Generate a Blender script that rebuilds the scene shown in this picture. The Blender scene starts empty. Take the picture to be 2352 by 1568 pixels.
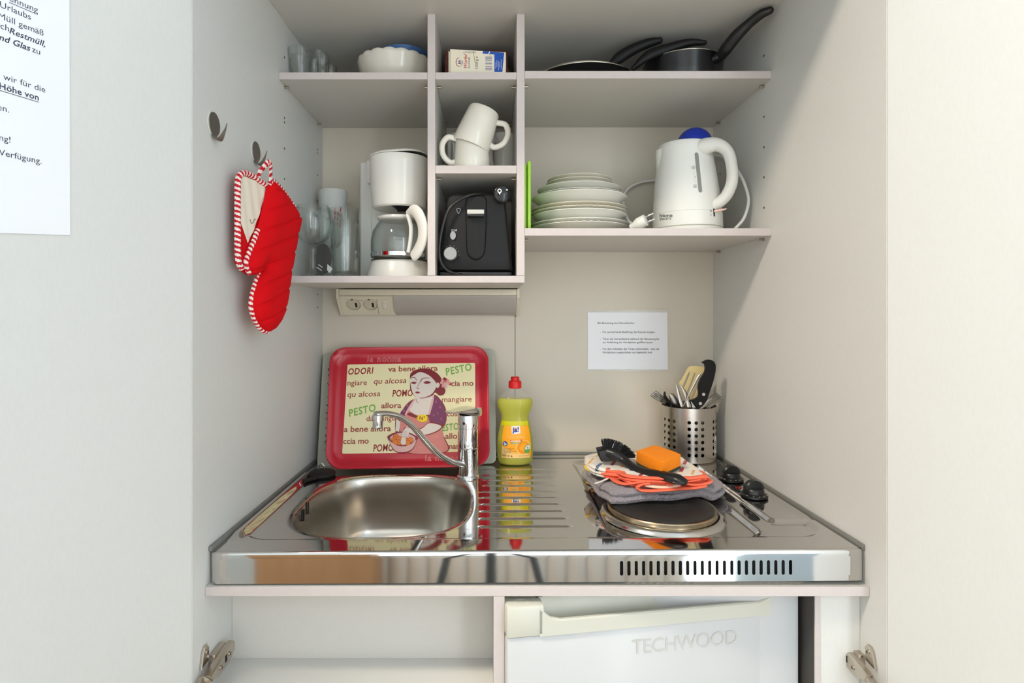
import bpy, bmesh, math, random
from mathutils import Vector, Matrix, Euler

random.seed(7)
PI = math.pi
SC = bpy.context.scene
COL = SC.collection

# ---------------------------------------------------------------- camera, light, exposure
FPX, CX, CY = 1326.0, 1126.0, 722.0          # focal length and principal point in photo pixels (2352 x 1568)
CAMY, CAMZ = -1.478, 1.2575

cam_data = bpy.data.cameras.new('camera')
cam_data.sensor_width = 36.0
cam_data.lens = FPX / 2352 * 36.0
cam_data.shift_x = (1176 - CX) / 2352
cam_data.shift_y = -(784 - CY) / 2352
cam_data.clip_start = 0.02
cam = bpy.data.objects.new('camera', cam_data)
COL.objects.link(cam)
cam.location = (0, CAMY, CAMZ)
cam.rotation_euler = (PI / 2, 0, 0)
SC.camera = cam

SC.view_settings.view_transform = 'Standard'
SC.view_settings.look = 'None'
SC.view_settings.exposure = 0.27
SC.view_settings.gamma = 1.0
SC.view_settings.use_curve_mapping = False

SC.cycles.transparent_max_bounces = 32
world = bpy.data.worlds.new('world')
SC.world = world
world.use_nodes = True
world.node_tree.nodes['Background'].inputs[0].default_value = (0.75, 0.85, 1.0, 1)
world.node_tree.nodes['Background'].inputs[1].default_value = 0.3

LAMP_POS = Vector((-0.80, -1.30, 2.46))
LAMP_POWER = 26.0
BLIND_EMIT = 1.25
PANE_EMIT = 5.0
lamp_data = bpy.data.lights.new('ceiling_lamp_light', 'AREA')
lamp_data.shape = 'DISK'
lamp_data.size = 0.26
lamp_data.energy = LAMP_POWER
lamp_data.color = (1.0, 0.85, 0.68)
lamp_light = bpy.data.objects.new('ceiling_lamp_light', lamp_data)
COL.objects.link(lamp_light)
lamp_light.location = LAMP_POS
lamp_light.rotation_euler = (0, 0, 0)

# ---------------------------------------------------------------- helpers
def lin(c):
    c /= 255.0
    return c / 12.92 if c <= 0.04045 else ((c + 0.055) / 1.055) ** 2.4

def rgb(r, g, b):
    return (lin(r), lin(g), lin(b), 1.0)

def P(px, py, d):
    """photo pixel at distance d in front of the camera plane -> world point"""
    return Vector(((px - CX) * d / FPX, CAMY + d, CAMZ - (py - CY) * d / FPX))

def X(px, d):
    return (px - CX) * d / FPX

def Zp(py, d):
    return CAMZ - (py - CY) * d / FPX

def hit(px, py, M):
    """where the sight line of a photo pixel meets the local z=0 plane of frame M -> local (u, v)"""
    Mi = M.inverted()
    o = Mi @ Vector((0, CAMY, CAMZ))
    q = Mi @ P(px, py, 1.0)
    r = q - o
    t = -o.z / r.z
    return o.x + r.x * t, o.y + r.y * t

MATS = {}
def mat(name, col, rough=0.5, metal=0.0, trans=0.0, ior=1.45, bump=0.0, bscale=300.0, bdist=0.001, bstretch=(1, 1, 1),
        emit=0.0, spec=0.5, var=0.0, vscale=6.0, alpha=1.0, sheen=0.0, coat=0.0, aniso=0.0):
    if name in MATS:
        return MATS[name]
    m = bpy.data.materials.new(name)
    m.use_nodes = True
    nt = m.node_tree
    b = nt.nodes['Principled BSDF']
    b.inputs['Base Color'].default_value = col
    b.inputs['Roughness'].default_value = rough
    b.inputs['Metallic'].default_value = metal
    b.inputs['Transmission Weight'].default_value = trans
    b.inputs['IOR'].default_value = ior
    b.inputs['Specular IOR Level'].default_value = spec
    b.inputs['Alpha'].default_value = alpha
    b.inputs['Sheen Weight'].default_value = sheen
    b.inputs['Coat Weight'].default_value = coat
    b.inputs['Anisotropic'].default_value = aniso
    if emit:
        b.inputs['Emission Color'].default_value = col
        b.inputs['Emission Strength'].default_value = emit
    if bump or var:
        tc = nt.nodes.new('ShaderNodeTexCoord')
        mp = nt.nodes.new('ShaderNodeMapping')
        mp.inputs['Scale'].default_value = bstretch
        nt.links.new(tc.outputs['Object'], mp.inputs['Vector'])
    if bump:
        n = nt.nodes.new('ShaderNodeTexNoise')
        n.inputs['Scale'].default_value = bscale
        n.inputs['Detail'].default_value = 3.0
        nt.links.new(mp.outputs[0], n.inputs['Vector'])
        bp = nt.nodes.new('ShaderNodeBump')
        bp.inputs['Strength'].default_value = bump
        bp.inputs['Distance'].default_value = bdist
        nt.links.new(n.outputs[0], bp.inputs['Height'])
        nt.links.new(bp.outputs[0], b.inputs['Normal'])
    if var:
        n2 = nt.nodes.new('ShaderNodeTexNoise')
        n2.inputs['Scale'].default_value = vscale
        n2.inputs['Detail'].default_value = 4.0
        nt.links.new(mp.outputs[0], n2.inputs['Vector'])
        cr = nt.nodes.new('ShaderNodeValToRGB')
        cr.color_ramp.elements[0].position = 0.3
        cr.color_ramp.elements[1].position = 0.7
        cr.color_ramp.elements[0].color = tuple(c * (1 - var) for c in col[:3]) + (1,)
        cr.color_ramp.elements[1].color = tuple(min(1, c * (1 + var)) for c in col[:3]) + (1,)
        nt.links.new(n2.outputs[0], cr.inputs[0])
        nt.links.new(cr.outputs[0], b.inputs['Base Color'])
    MATS[name] = m
    return m

LAM_BACK = mat('beige grey back board', rgb(208, 200, 184), 0.45, bump=0.06, bscale=420, bdist=0.0006, spec=0.4, var=0.015, vscale=300)
LAM_SHELF = mat('warm grey shelf laminate', rgb(207, 204, 197), 0.42, bump=0.06, bscale=420, bdist=0.0006, spec=0.4, var=0.015, vscale=300)
LAM = mat('grey white laminate', rgb(214, 214, 210), 0.42, bump=0.06, bscale=420, bdist=0.0006, bstretch=(1, 1, .35), var=0.015, vscale=300, spec=0.4)
LAM_EDGE = mat('laminate edge band', rgb(200, 191, 188), 0.45, spec=0.4, var=0.02, vscale=120)
HOLE = mat('dark hole', rgb(70, 60, 52), 0.8)
BLACKHOLE = mat('black hole', rgb(14, 13, 13), 0.7)
GAP = mat('dark gap', rgb(60, 58, 55), 0.8)
STEEL = mat('polished steel', (0.60, 0.585, 0.565, 1), 0.055, 1.0, bump=0.02, bscale=14, bdist=0.002)
STEEL_BRUSH = mat('brushed steel', (0.53, 0.50, 0.46, 1), 0.33, 1.0, bump=0.1, bscale=200, bdist=0.0004, bstretch=(.04, .04, 1))
STEEL_SATIN = mat('satin steel basin', (0.50, 0.47, 0.42, 1), 0.26, 1.0, bump=0.08, bscale=90, bdist=0.0004, bstretch=(.1, 1, 1), var=0.06, vscale=9)
CHROME = mat('chrome', (0.72, 0.72, 0.73, 1), 0.05, 1.0)
NICKEL = mat('nickel', (0.55, 0.49, 0.42, 1), 0.25, 1.0)
CUTLERY = mat('cutlery steel', (0.42, 0.40, 0.37, 1), 0.24, 1.0)
BRASS = mat('heat tinted steel ring', (0.44, 0.36, 0.25, 1), 0.25, 1.0, var=0.25, vscale=30)
IRON = mat('black iron plate', rgb(44, 42, 40), 0.55, 0.2, bump=0.1, bscale=200, var=0.2, vscale=40)
BLACK = mat('black plastic', rgb(22, 22, 23), 0.32)
BLACK_SOFT = mat('matt black plastic', rgb(20, 20, 21), 0.5, spec=.3)
BLACK_COAT = mat('black nonstick', rgb(16, 16, 18), 0.28)
WHITE = mat('white plastic', rgb(232, 230, 222), 0.22, spec=0.5, coat=0.2)
WHITE_SOFT = mat('white matt plastic', rgb(226, 226, 220), 0.42)
CERAMIC = mat('cream ceramic', rgb(228, 223, 210), 0.15, coat=0.3)
PORCELAIN = mat('white porcelain', rgb(230, 229, 220), 0.2, coat=0.2)
def thin_glass(name, tint, ior=1.5, rough=0.0, base=0.0):
    m = bpy.data.materials.new(name); m.use_nodes = True
    nt = m.node_tree; nt.nodes.remove(nt.nodes['Principled BSDF'])
    out = [n for n in nt.nodes if n.type == 'OUTPUT_MATERIAL'][0]
    tr = nt.nodes.new('ShaderNodeBsdfTransparent'); tr.inputs[0].default_value = tint
    gl = nt.nodes.new('ShaderNodeBsdfGlossy'); gl.inputs['Roughness'].default_value = rough; gl.inputs[0].default_value = (.95, .97, .97, 1)
    lw = nt.nodes.new('ShaderNodeLayerWeight'); lw.inputs[0].default_value = .5
    pw = nt.nodes.new('ShaderNodeMath'); pw.operation = 'POWER'; pw.inputs[1].default_value = 3.2
    nt.links.new(lw.outputs['Facing'], pw.inputs[0])
    fr = nt.nodes.new('ShaderNodeMath'); fr.operation = 'MULTIPLY_ADD'; fr.inputs[1].default_value = .95; fr.inputs[2].default_value = .035
    nt.links.new(pw.outputs[0], fr.inputs[0])
    tm = nt.nodes.new('ShaderNodeMix'); tm.data_type = 'RGBA'
    nt.links.new(pw.outputs[0], tm.inputs[0]); tm.inputs[6].default_value = tint; tm.inputs[7].default_value = (.26, .31, .30, 1)
    nt.links.new(tm.outputs[2], tr.inputs[0])
    mx = nt.nodes.new('ShaderNodeMixShader')
    nt.links.new(fr.outputs[0], mx.inputs[0]); nt.links.new(tr.outputs[0], mx.inputs[1]); nt.links.new(gl.outputs[0], mx.inputs[2])
    last = mx
    if base:
        df = nt.nodes.new('ShaderNodeBsdfDiffuse'); df.inputs[0].default_value = (.85, .88, .86, 1)
        m2 = nt.nodes.new('ShaderNodeMixShader'); m2.inputs[0].default_value = base
        nt.links.new(mx.outputs[0], m2.inputs[1]); nt.links.new(df.outputs[0], m2.inputs[2]); last = m2
    nt.links.new(last.outputs[0], out.inputs['Surface'])
    MATS[name] = m
    return m
GLASS = thin_glass('clear glass', (0.965, 0.975, 0.97, 1))
GLASS_FROST = thin_glass('frosted glass', (.95, .96, .95, 1), 1.4, .3, .42)
PAPER = mat('white paper', rgb(238, 239, 242), 0.55)
FILM = mat('clear laminating film', (0.96, 0.96, 0.93, 1), 0.15, alpha=0.28)
INK = mat('black ink', rgb(38, 36, 40), 0.6)
INK_BLUE = mat('dark blue grey ink', rgb(62, 64, 84), 0.6)
RED = mat('red plastic', rgb(214, 20, 24), 0.35)
OFFWHITE = mat('ivory plastic', rgb(222, 214, 192), 0.4)
RUBBER = mat('black rubber', rgb(18, 18, 19), 0.6)

class MB:
    def __init__(self):
        self.v, self.f, self.m = [], [], []

    def add(self, verts, faces, mi=0, M=None):
        o = len(self.v)
        for p in verts:
            p = Vector(p)
            self.v.append(M @ p if M is not None else p)
        for k, f in enumerate(faces):
            self.f.append([i + o for i in f])
            self.m.append(mi[k] if isinstance(mi, (list, tuple)) else mi)
        return self

    def bm(self, b, mi=0, M=None):
        b.verts.index_update()
        self.add([v.co.copy() for v in b.verts], [[v.index for v in f.verts] for f in b.faces], mi, M)
        b.free()
        return self

    def box(self, a, c, mi=0, bev=0.0, seg=2, M=None):
        b = bmesh.new()
        bmesh.ops.create_cube(b, size=1.0)
        for v in b.verts:
            v.co = Vector([(a[i] + c[i]) / 2 + v.co[i] * (c[i] - a[i]) for i in range(3)])
        if bev:
            bmesh.ops.bevel(b, geom=list(b.edges), offset=bev, segments=seg, profile=0.5, affect='EDGES')
        return self.bm(b, mi, M)

    def rings(self, rings, mi=0, cap0=False, cap1=False, closed=True, M=None, mifn=None, loop=False):
        n = len(rings[0])
        vs = [p for r in rings for p in r]
        fs, ms = [], []
        R = len(rings)
        for i in range(R if loop else R - 1):
            i2 = (i + 1) % R
            for j in range(n if closed else n - 1):
                j2 = (j + 1) % n
                fs.append([i * n + j, i * n + j2, i2 * n + j2, i2 * n + j])
                ms.append(mifn(i, j) if mifn else mi)
        if cap0:
            fs.append(list(range(n))[::-1]); ms.append(mi)
        if cap1:
            fs.append([(R - 1) * n + j for j in range(n)]); ms.append(mi)
        return self.add(vs, fs, ms, M)

    def lathe(self, prof, n=48, c=(0, 0, 0), sx=1.0, sy=1.0, mi=0, M=None, a0=0.0, ripple=None, mifn=None):
        rs = []
        for k, (r, z) in enumerate(prof):
            ring = []
            for j in range(n):
                a = a0 + 2 * PI * j / n
                rr = max(r, 1e-5)
                zz = z
                if ripple:
                    rr, zz = ripple(rr, z, a, k)
                ring.append((c[0] + rr * sx * math.cos(a), c[1] + rr * sy * math.sin(a), c[2] + zz))
            rs.append(ring)
        return self.rings(rs, mi, M=M, mifn=mifn)

    def tube(self, pts, r, n=10, mi=0, caps=True, closed=False, flat=None, up=None, M=None, mifn=None):
        """r: radius or list; flat: thickness radius or list (then r is the half width along 'side')"""
        pts = [Vector(p) for p in pts]
        N = len(pts)
        rl = r if isinstance(r, (list, tuple)) else [r] * N
        fl = rl if flat is None else (flat if isinstance(flat, (list, tuple)) else [flat] * N)
        rings = []
        nrm = None
        for i in range(N):
            if closed:
                t = pts[(i + 1) % N] - pts[i - 1]
            else:
                t = pts[min(i + 1, N - 1)] - pts[max(i - 1, 0)]
            t.normalize()
            if up is not None:
                side = t.cross(Vector(up))
                if side.length < 1e-4:
                    side = t.orthogonal()
            elif nrm is None:
                side = t.orthogonal()
            else:
                side = nrm - t * nrm.dot(t)
                if side.length < 1e-5:
                    side = t.orthogonal()
            side.normalize()
            nrm = side
            bi = t.cross(side).normalized()
            rings.append([pts[i] + side * (rl[i] * math.cos(2 * PI * j / n)) + bi * (fl[i] * math.sin(2 * PI * j / n)) for j in range(n)])
        return self.rings(rings, mi, cap0=caps and not closed, cap1=caps and not closed, M=M, mifn=mifn, loop=closed)

    def prism(self, poly, z0, z1, mi=0, M=None, side_mi=None):
        n = len(poly)
        vs = [(p[0], p[1], z0) for p in poly] + [(p[0], p[1], z1) for p in poly]
        fs = [list(range(n))[::-1], list(range(n, 2 * n))] + [[i, (i + 1) % n, n + (i + 1) % n, n + i] for i in range(n)]
        s = mi if side_mi is None else side_mi
        return self.add(vs, fs, [mi, mi] + [s] * n, M)

    def flat(self, poly, z=0.0, mi=0, fn=None, M=None):
        vs = [fn(p[0], p[1], z) if fn else (p[0], p[1], z) for p in poly]
        a = sum(poly[i - 1][0] * poly[i][1] - poly[i][0] * poly[i - 1][1] for i in range(len(poly)))
        idx = list(range(len(poly)))
        if a < 0:
            idx = idx[::-1]
        return self.add(vs, [idx], mi, M)

    def build(self, name, mats, parent=None, smooth=35, local=False, normals=True):
        if not isinstance(mats, (list, tuple)):
            mats = [mats]
        vs = self.v
        if parent is not None and not local:
            Mi = world_of(parent).inverted()
            vs = [Mi @ p for p in vs]
        me = bpy.data.meshes.new(name)
        me.from_pydata([tuple(p) for p in vs], [], self.f)
        for k in mats:
            me.materials.append(k)
        me.polygons.foreach_set('material_index', self.m)
        if normals:
            b = bmesh.new(); b.from_mesh(me)
            bmesh.ops.recalc_face_normals(b, faces=b.faces)
            b.to_mesh(me); b.free()
        if smooth:
            me.polygons.foreach_set('use_smooth', [True] * len(me.polygons))
            me.set_sharp_from_angle(angle=math.radians(smooth))
        me.update()
        o = bpy.data.objects.new(name, me)
        COL.objects.link(o)
        if parent is not None:
            o.parent = parent
        return o

def world_of(o):
    M = Matrix.LocRotScale(o.location, o.rotation_euler, None)
    return world_of(o.parent) @ M if o.parent else M

def tag(o, label, cat, group=None, kind=None):
    if label: o['label'] = label
    if cat: o['category'] = cat
    if group: o['group'] = group
    if kind: o['kind'] = kind
    return o

def thing(name, label, cat, loc=(0, 0, 0), rot=(0, 0, 0), group=None):
    o = bpy.data.objects.new(name, None)
    COL.objects.link(o)
    o.empty_display_size = 0.02
    o.location = loc
    o.rotation_euler = rot
    return tag(o, label, cat, group)

def struct(name, mb, mats, label=None, smooth=30):
    o = mb.build(name, mats, None, smooth)
    o['kind'] = 'structure'
    if label: o['label'] = label
    return o

def cat_rom(pts, n=6, closed=False):
    pts = [Vector(p) for p in pts]
    N = len(pts)
    out = []
    for i in range(N if closed else N - 1):
        if closed:
            p0, p1, p2, p3 = pts[i - 1], pts[i], pts[(i + 1) % N], pts[(i + 2) % N]
        else:
            p1, p2 = pts[i], pts[i + 1]
            p0 = pts[i - 1] if i > 0 else p1 * 2 - p2
            p3 = pts[i + 2] if i + 2 < N else p2 * 2 - p1
        for k in range(n):
            t = k / n
            out.append(0.5 * ((2 * p1) + (p2 - p0) * t + (2 * p0 - 5 * p1 + 4 * p2 - p3) * t * t + (3 * p1 - p0 - 3 * p2 + p3) * t ** 3))
    if not closed:
        out.append(pts[-1])
    return out

def interp(tab, x):
    """piecewise linear table [(x, y), ...] increasing in x"""
    if x <= tab[0][0]: return tab[0][1]
    for (a, b), (c, d) in zip(tab, tab[1:]):
        if x <= c:
            return b + (d - b) * (x - a) / (c - a)
    return tab[-1][1]

def sstep(a, b, x):
    t = min(1, max(0, (x - a) / (b - a)))
    return t * t * (3 - 2 * t)

def rrect(x0, y0, x1, y1, r, n=6):
    out = []
    for cx, cy, a in ((x1 - r, y1 - r, 0), (x0 + r, y1 - r, PI / 2), (x0 + r, y0 + r, PI), (x1 - r, y0 + r, 1.5 * PI)):
        for k in range(n + 1):
            t = a + PI / 2 * k / n
            out.append((cx + r * math.cos(t), cy + r * math.sin(t)))
    return out

def sd_rrect(x, y, cx, cy, hx, hy, r):
    qx, qy = abs(x - cx) - hx + r, abs(y - cy) - hy + r
    return min(max(qx, qy), 0) + math.hypot(max(qx, 0), max(qy, 0)) - r

def circ(cx, cy, r, n=20, ry=None, a0=0.0):
    ry = r if ry is None else ry
    return [(cx + r * math.cos(a0 + 2 * PI * k / n), cy + ry * math.sin(a0 + 2 * PI * k / n)) for k in range(n)]

def ribbon(pts, w):
    """2D stroke -> closed polygon; w width or list"""
    pts = [Vector((p[0], p[1])) for p in pts]
    L, R = [], []
    for i, p in enumerate(pts):
        t = (pts[min(i + 1, len(pts) - 1)] - pts[max(i - 1, 0)])
        t.normalize()
        ww = (w[i] if isinstance(w, (list, tuple)) else w) / 2
        nn = Vector((-t.y, t.x)) * ww
        L.append(tuple(p + nn)); R.append(tuple(p - nn))
    return L + R[::-1]

def in_poly(x, y, poly):
    c = False
    j = len(poly) - 1
    for i in range(len(poly)):
        xi, yi = poly[i][0], poly[i][1]
        xj, yj = poly[j][0], poly[j][1]
        if (yi > y) != (yj > y) and x < (xj - xi) * (y - yi) / (yj - yi) + xi:
            c = not c
        j = i
    return c

def near_poly(x, y, poly):
    best, bd = None, 1e9
    for i in range(len(poly)):
        ax, ay = poly[i - 1][0], poly[i - 1][1]
        bx, by = poly[i][0], poly[i][1]
        dx, dy = bx - ax, by - ay
        l2 = dx * dx + dy * dy
        t = 0 if l2 == 0 else max(0, min(1, ((x - ax) * dx + (y - ay) * dy) / l2))
        qx, qy = ax + dx * t, ay + dy * t
        d = (qx - x) ** 2 + (qy - y) ** 2
        if d < bd:
            bd, best = d, (qx, qy)
    return best, math.sqrt(bd)

def grid_fill(poly, res):
    """quads filling a 2D polygon, border vertices snapped onto it -> verts [(x, y, distance to border)], faces"""
    xs = [p[0] for p in poly]; ys = [p[1] for p in poly]
    x0, y0 = min(xs), min(ys)
    nx = int((max(xs) - x0) / res) + 2
    ny = int((max(ys) - y0) / res) + 2
    cells = set()
    for i in range(nx):
        for j in range(ny):
            if in_poly(x0 + (i + .5) * res, y0 + (j + .5) * res, poly):
                cells.add((i, j))
    idx, vs, fs = {}, [], []
    for (i, j) in cells:
        q = []
        for (a, b) in ((i, j), (i + 1, j), (i + 1, j + 1), (i, j + 1)):
            if (a, b) not in idx:
                full = all((a + u, b + w) in cells for u in (-1, 0) for w in (-1, 0))
                x, y = x0 + a * res, y0 + b * res
                (qx, qy), d = near_poly(x, y, poly)
                idx[(a, b)] = len(vs)
                vs.append((x, y, d) if full else (qx, qy, 0.0))
            q.append(idx[(a, b)])
        fs.append(q)
    return vs, fs

_txt = {}
def text2d(s, size=1.0, bold=0.0, shear=0.0, spacing=1.0, align='LEFT'):
    key = (s, bold, shear, spacing)
    if key not in _txt:
        cu = bpy.data.curves.new('t', 'FONT')
        cu.body = s
        cu.size = 1.0
        cu.offset = bold
        cu.shear = shear
        cu.space_character = spacing
        cu.resolution_u = 3
        ob = bpy.data.objects.new('t', cu)
        COL.objects.link(ob)
        dg = bpy.context.evaluated_depsgraph_get()
        dg.update()
        me = bpy.data.meshes.new_from_object(ob.evaluated_get(dg))
        vs = [(v.co.x, v.co.y) for v in me.vertices]
        fs = [list(p.vertices) for p in me.polygons]
        bpy.data.objects.remove(ob); bpy.data.curves.remove(cu); bpy.data.meshes.remove(me)
        _txt[key] = (vs, fs)
    vs, fs = _txt[key]
    w = max([v[0] for v in vs], default=0)
    dx = 0 if align == 'LEFT' else (-w if align == 'RIGHT' else -w / 2)
    return [((x + dx) * size, y * size) for x, y in vs], fs, w * size

def frame(o, xdir, ydir):
    """matrix with local x, y along the given directions"""
    x = Vector(xdir).normalized(); z = x.cross(Vector(ydir)).normalized(); y = z.cross(x)
    M = Matrix((x, y, z)).transposed().to_4x4()
    M.translation = Vector(o)
    return M

def put_text(mb, s, size, M=None, at=(0, 0), rot=0.0, mi=0, z=0.0, fn=None, **kw):
    vs, fs, w = text2d(s, size, **kw)
    c, sn = math.cos(rot), math.sin(rot)
    out = []
    for x, y in vs:
        u, v = at[0] + x * c - y * sn, at[1] + x * sn + y * c
        out.append(fn(u, v, z) if fn else (u, v, z))
    mb.add(out, fs, mi, M)
    return w

def align_z(p, q, roll=0.0):
    """matrix taking local +z from p towards q"""
    z = (Vector(q) - Vector(p)).normalized()
    M = z.to_track_quat('Z', 'Y').to_matrix().to_4x4() @ Matrix.Rotation(roll, 4, 'Z')
    M.translation = Vector(p)
    return M

def holed_plate(outline, holes, th):
    """flat plate (local xy) with holes, thickness th centred on z=0"""
    cu = bpy.data.curves.new('plate', 'CURVE'); cu.dimensions = '2D'; cu.fill_mode = 'BOTH'; cu.extrude = th / 2
    for pl in [outline] + holes:
        s_ = cu.splines.new('POLY'); s_.points.add(len(pl) - 1); s_.use_cyclic_u = True
        for q_, p in zip(s_.points, pl): q_.co = (p[0], p[1], 0, 1)
    ob = bpy.data.objects.new('t', cu); COL.objects.link(ob)
    dg = bpy.context.evaluated_depsgraph_get(); dg.update()
    me = bpy.data.meshes.new_from_object(ob.evaluated_get(dg))
    r = [v.co.copy() for v in me.vertices], [list(p.vertices) for p in me.polygons]
    bpy.data.objects.remove(ob); bpy.data.curves.remove(cu); bpy.data.meshes.remove(me)
    return r

FACE = Matrix.Rotation(PI / 2, 4, 'X')          # local xy plane stood up facing the camera side (-y)
# ---------------------------------------------------------------- the room around the kitchenette
XL, XR = -0.429, 0.5707
YF = -0.6475                                     # front edge of the cabinet sides
WALL = mat('room wall paint', rgb(220, 235, 246), 0.8, bump=0.05, bscale=80)
CEILP = mat('ceiling paint', rgb(238, 240, 242), 0.85)
FLOORM = mat('beige carpet', rgb(208, 192, 172), 0.9, bump=0.4, bscale=400, var=0.06, vscale=40)
RX0, RX1, RY, RZ = -1.65, 1.85, -2.38, 2.52
struct('floor', MB().box((RX0, RY, -0.03), (RX1, 0.05, -0.001)), FLOORM)
struct('ceiling', MB().box((RX0, RY, RZ), (RX1, YF + 0.02, RZ + 0.03)), CEILP)
struct('wall_left', MB().box((RX0 - .05, RY, 0), (RX0, YF, RZ)), WALL)
struct('wall_right', MB().box((RX1, RY, 0), (RX1 + .05, YF, RZ)), WALL)
m = MB()
m.box((RX0, YF + .005, 0), (XL - .045, YF + .055, RZ))
m.box((XR + .045, YF + .005, 0), (RX1, YF + .055, RZ))
m.box((XL - .045, YF + .005, 1.892), (XR + .045, YF + .055, RZ))
struct('wall_kitchen', m, WALL)
# window wall behind the photographer: vertical blinds over the glass, one gap open
WX0, WX1 = -0.66, 1.72
m = MB()
m.box((RX0, RY - .06, 0), (WX0, RY, RZ))
m.box((WX1, RY - .06, 0), (RX1, RY, RZ))
m.box((WX0, RY - .06, 2.28), (WX1, RY, RZ))
m.box((WX0, RY - .04, 0), (.90, RY, .46)); m.box((1.12, RY - .04, 0), (WX1, RY, .46))
m.box((WX0, RY, .44), (.895, RY + .10, .46))
struct('wall_window', m, WALL)
PANE = mat('daylit window pane', (0.86, 0.95, 1.0, 1), 0.1, emit=PANE_EMIT)
BLIND = mat('daylit vertical blind', (0.96, 0.975, 0.985, 1), 0.7, emit=BLIND_EMIT)  # slats glow on their own, standing in for daylight through them
BLIND.node_tree.nodes['Principled BSDF'].inputs['Base Color'].default_value = (.3, .3, .3, 1)
SLAT_EDGE = mat('dimmer slat edge glow', (0.96, 0.97, 0.98, 1), 0.7, emit=BLIND_EMIT * .62)  # weaker glow along slat edges, fold shading put into the emission
SLAT_EDGE.node_tree.nodes['Principled BSDF'].inputs['Base Color'].default_value = (.3, .3, .3, 1)
wn = MB().box((WX0, RY - .05, 0.02), (WX1, RY - .045, 2.28))
struct('window_1', wn, PANE)
bl = thing('vertical_blind', 'white vertical slat blind hanging in front of the daylit window', 'blind', (0.5, RY + .03, 0.03))
k = 0
x = WX0 + .05
while x < WX1 - .03:
    if not (0.90 < x < 1.12):
        a = 0.22
        pts = [(x + .046 * math.cos(a) * t, RY + .03 + .046 * math.sin(a) * t - .006 * (1 - t * t)) for t in (-1, -.9, -.5, 0, .5, .84, 1)]
        s = MB()
        s.rings([[(p[0], p[1], .47) for p in pts], [(p[0], p[1], 2.26) for p in pts]], closed=False)
        s.m = [1, 0, 0, 0, 0, 1]
        s.build('slat', [BLIND, SLAT_EDGE], bl, smooth=60)
    x += .091
m = MB().box((WX0, RY + .012, 2.26), (WX1, RY + .05, 2.30))
m.build('head_rail', WHITE, bl)
# white ribbed radiator under the window, mirrored in the steel front
rad = thing('radiator', 'white ribbed radiator under the window blind, mirrored in the steel front', 'radiator', (.12, RY + .06, .02))
x = WX0 + .03
RADW = mat('radiator white', rgb(244, 242, 238), .45)
while x < .86:
    r_ = MB().tube([(x + .043, RY + .055, .02), (x + .043, RY + .055, .03), (x + .043, RY + .055, .41), (x + .043, RY + .055, .42)], [.036, .0435, .0435, .036], 20, flat=[.022, .03, .03, .022], up=(0, 1, 0))
    r_.build('radiator_rib', RADW, rad, smooth=50)
    x += .0885
# ceiling lamp (its light is at the top of the script)
cl = thing('ceiling_lamp', 'round ceiling lamp fitting on the room ceiling', 'lamp', (LAMP_POS.x, LAMP_POS.y, RZ))
MB().lathe([(0, -.004), (.15, -.004), (.155, -.02), (.15, -.045), (.146, -.045), (.146, -.022), (0, -.022)], 40).build('fitting', WHITE, cl, local=True)
# brown wardrobe beside the window, mirrored in the steel front
wd = thing('dresser', 'light brown wooden dresser beside the window blind, mirrored in the steel front', 'dresser', (-.72, RY + .16, 0))
BEECH = mat('beech veneer', rgb(190, 150, 112), 0.5, bump=.05, bscale=60, bstretch=(4, 4, .3), var=.08, vscale=12)
MB().box((-.97, RY + .06, 0), (-.476, RY + .26, .95)).build('body', BEECH, wd)
for sz_ in (.04, .345, .65):
    MB().box((-.968, RY + .2605, sz_), (-.478, RY + .278, sz_ + .295), bev=.002).build('drawer', BEECH, wd)
# tripod under the camera, mirrored in the steel front
TRI = mat('tripod grey', rgb(70, 82, 92), 0.35, 0.4)
tp = thing('tripod', 'dark grey camera tripod mirrored in the steel worktop front', 'tripod', (0, CAMY - .02, 0))
TB = Vector((0, CAMY - .02, 0))
m = MB(); m.tube([TB + Vector((0, 0, .42)), TB + Vector((0, 0, 1.19))], .014, 14); m.build('centre_column', TRI, tp)
m = MB(); m.lathe([(0, 0), (.03, 0), (.034, .02), (.034, .05), (.026, .06), (0, .06)], 20, c=tuple(TB + Vector((0, 0, .86)))); m.build('collar', BLACK, tp)
for an in (-PI / 2 + .05, PI / 6, 5 * PI / 6):
    d = Vector((math.cos(an), math.sin(an), 0))
    m = MB(); m.tube([TB + d * .03 + Vector((0, 0, .9)), TB + d * .16 + Vector((0, 0, .5)), TB + d * .32 + Vector((0, 0, .012))], [.013, .012, .009], 12)
    m.build('leg', TRI, tp)

# ---------------------------------------------------------------- the cabinet
SH_F = -0.307                                      # front edge of the shelves
cab = thing('kitchenette_cabinet', 'tall grey white laminate cabinet with open shelves and two open doors', 'cabinet', (0.07, -0.32, 0))
TOPZ = CAMZ + .6097
g = .0004
def peg_discs(m, x, nx, ys, zs):
    for y in ys:
        for z in zs:
            ring = [(x + nx * .0004, y + .0027 * math.cos(a), z + .0027 * math.sin(a)) for a in [2 * PI * k / 10 for k in range(10)]]
            m.add(ring, [list(range(10))], 1)
pegz = [Zp(y, 1.203) for y in (132, 271, 341, 411)]
pegr = [Zp(y, 1.203) for y in (128, 268, 338, 407, 477)]
m = MB().box((XL - .019, YF, 0.0), (XL, .012, TOPZ + .019), bev=.0008, seg=1)
peg_discs(m, XL, 1, (-.275, -.045), pegz + [CAMZ + .40, CAMZ + .05, CAMZ + .018])
m.build('side_panel', [LAM, HOLE], cab, normals=True)
m = MB().box((XR, YF, 0.0), (XR + .019, .012, TOPZ + .019), bev=.0008, seg=1)
peg_discs(m, XR, -1, (-.275, -.045), pegr)
m.build('side_panel', [LAM, HOLE], cab)
SEAM = X(1183, 1.478)
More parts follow.
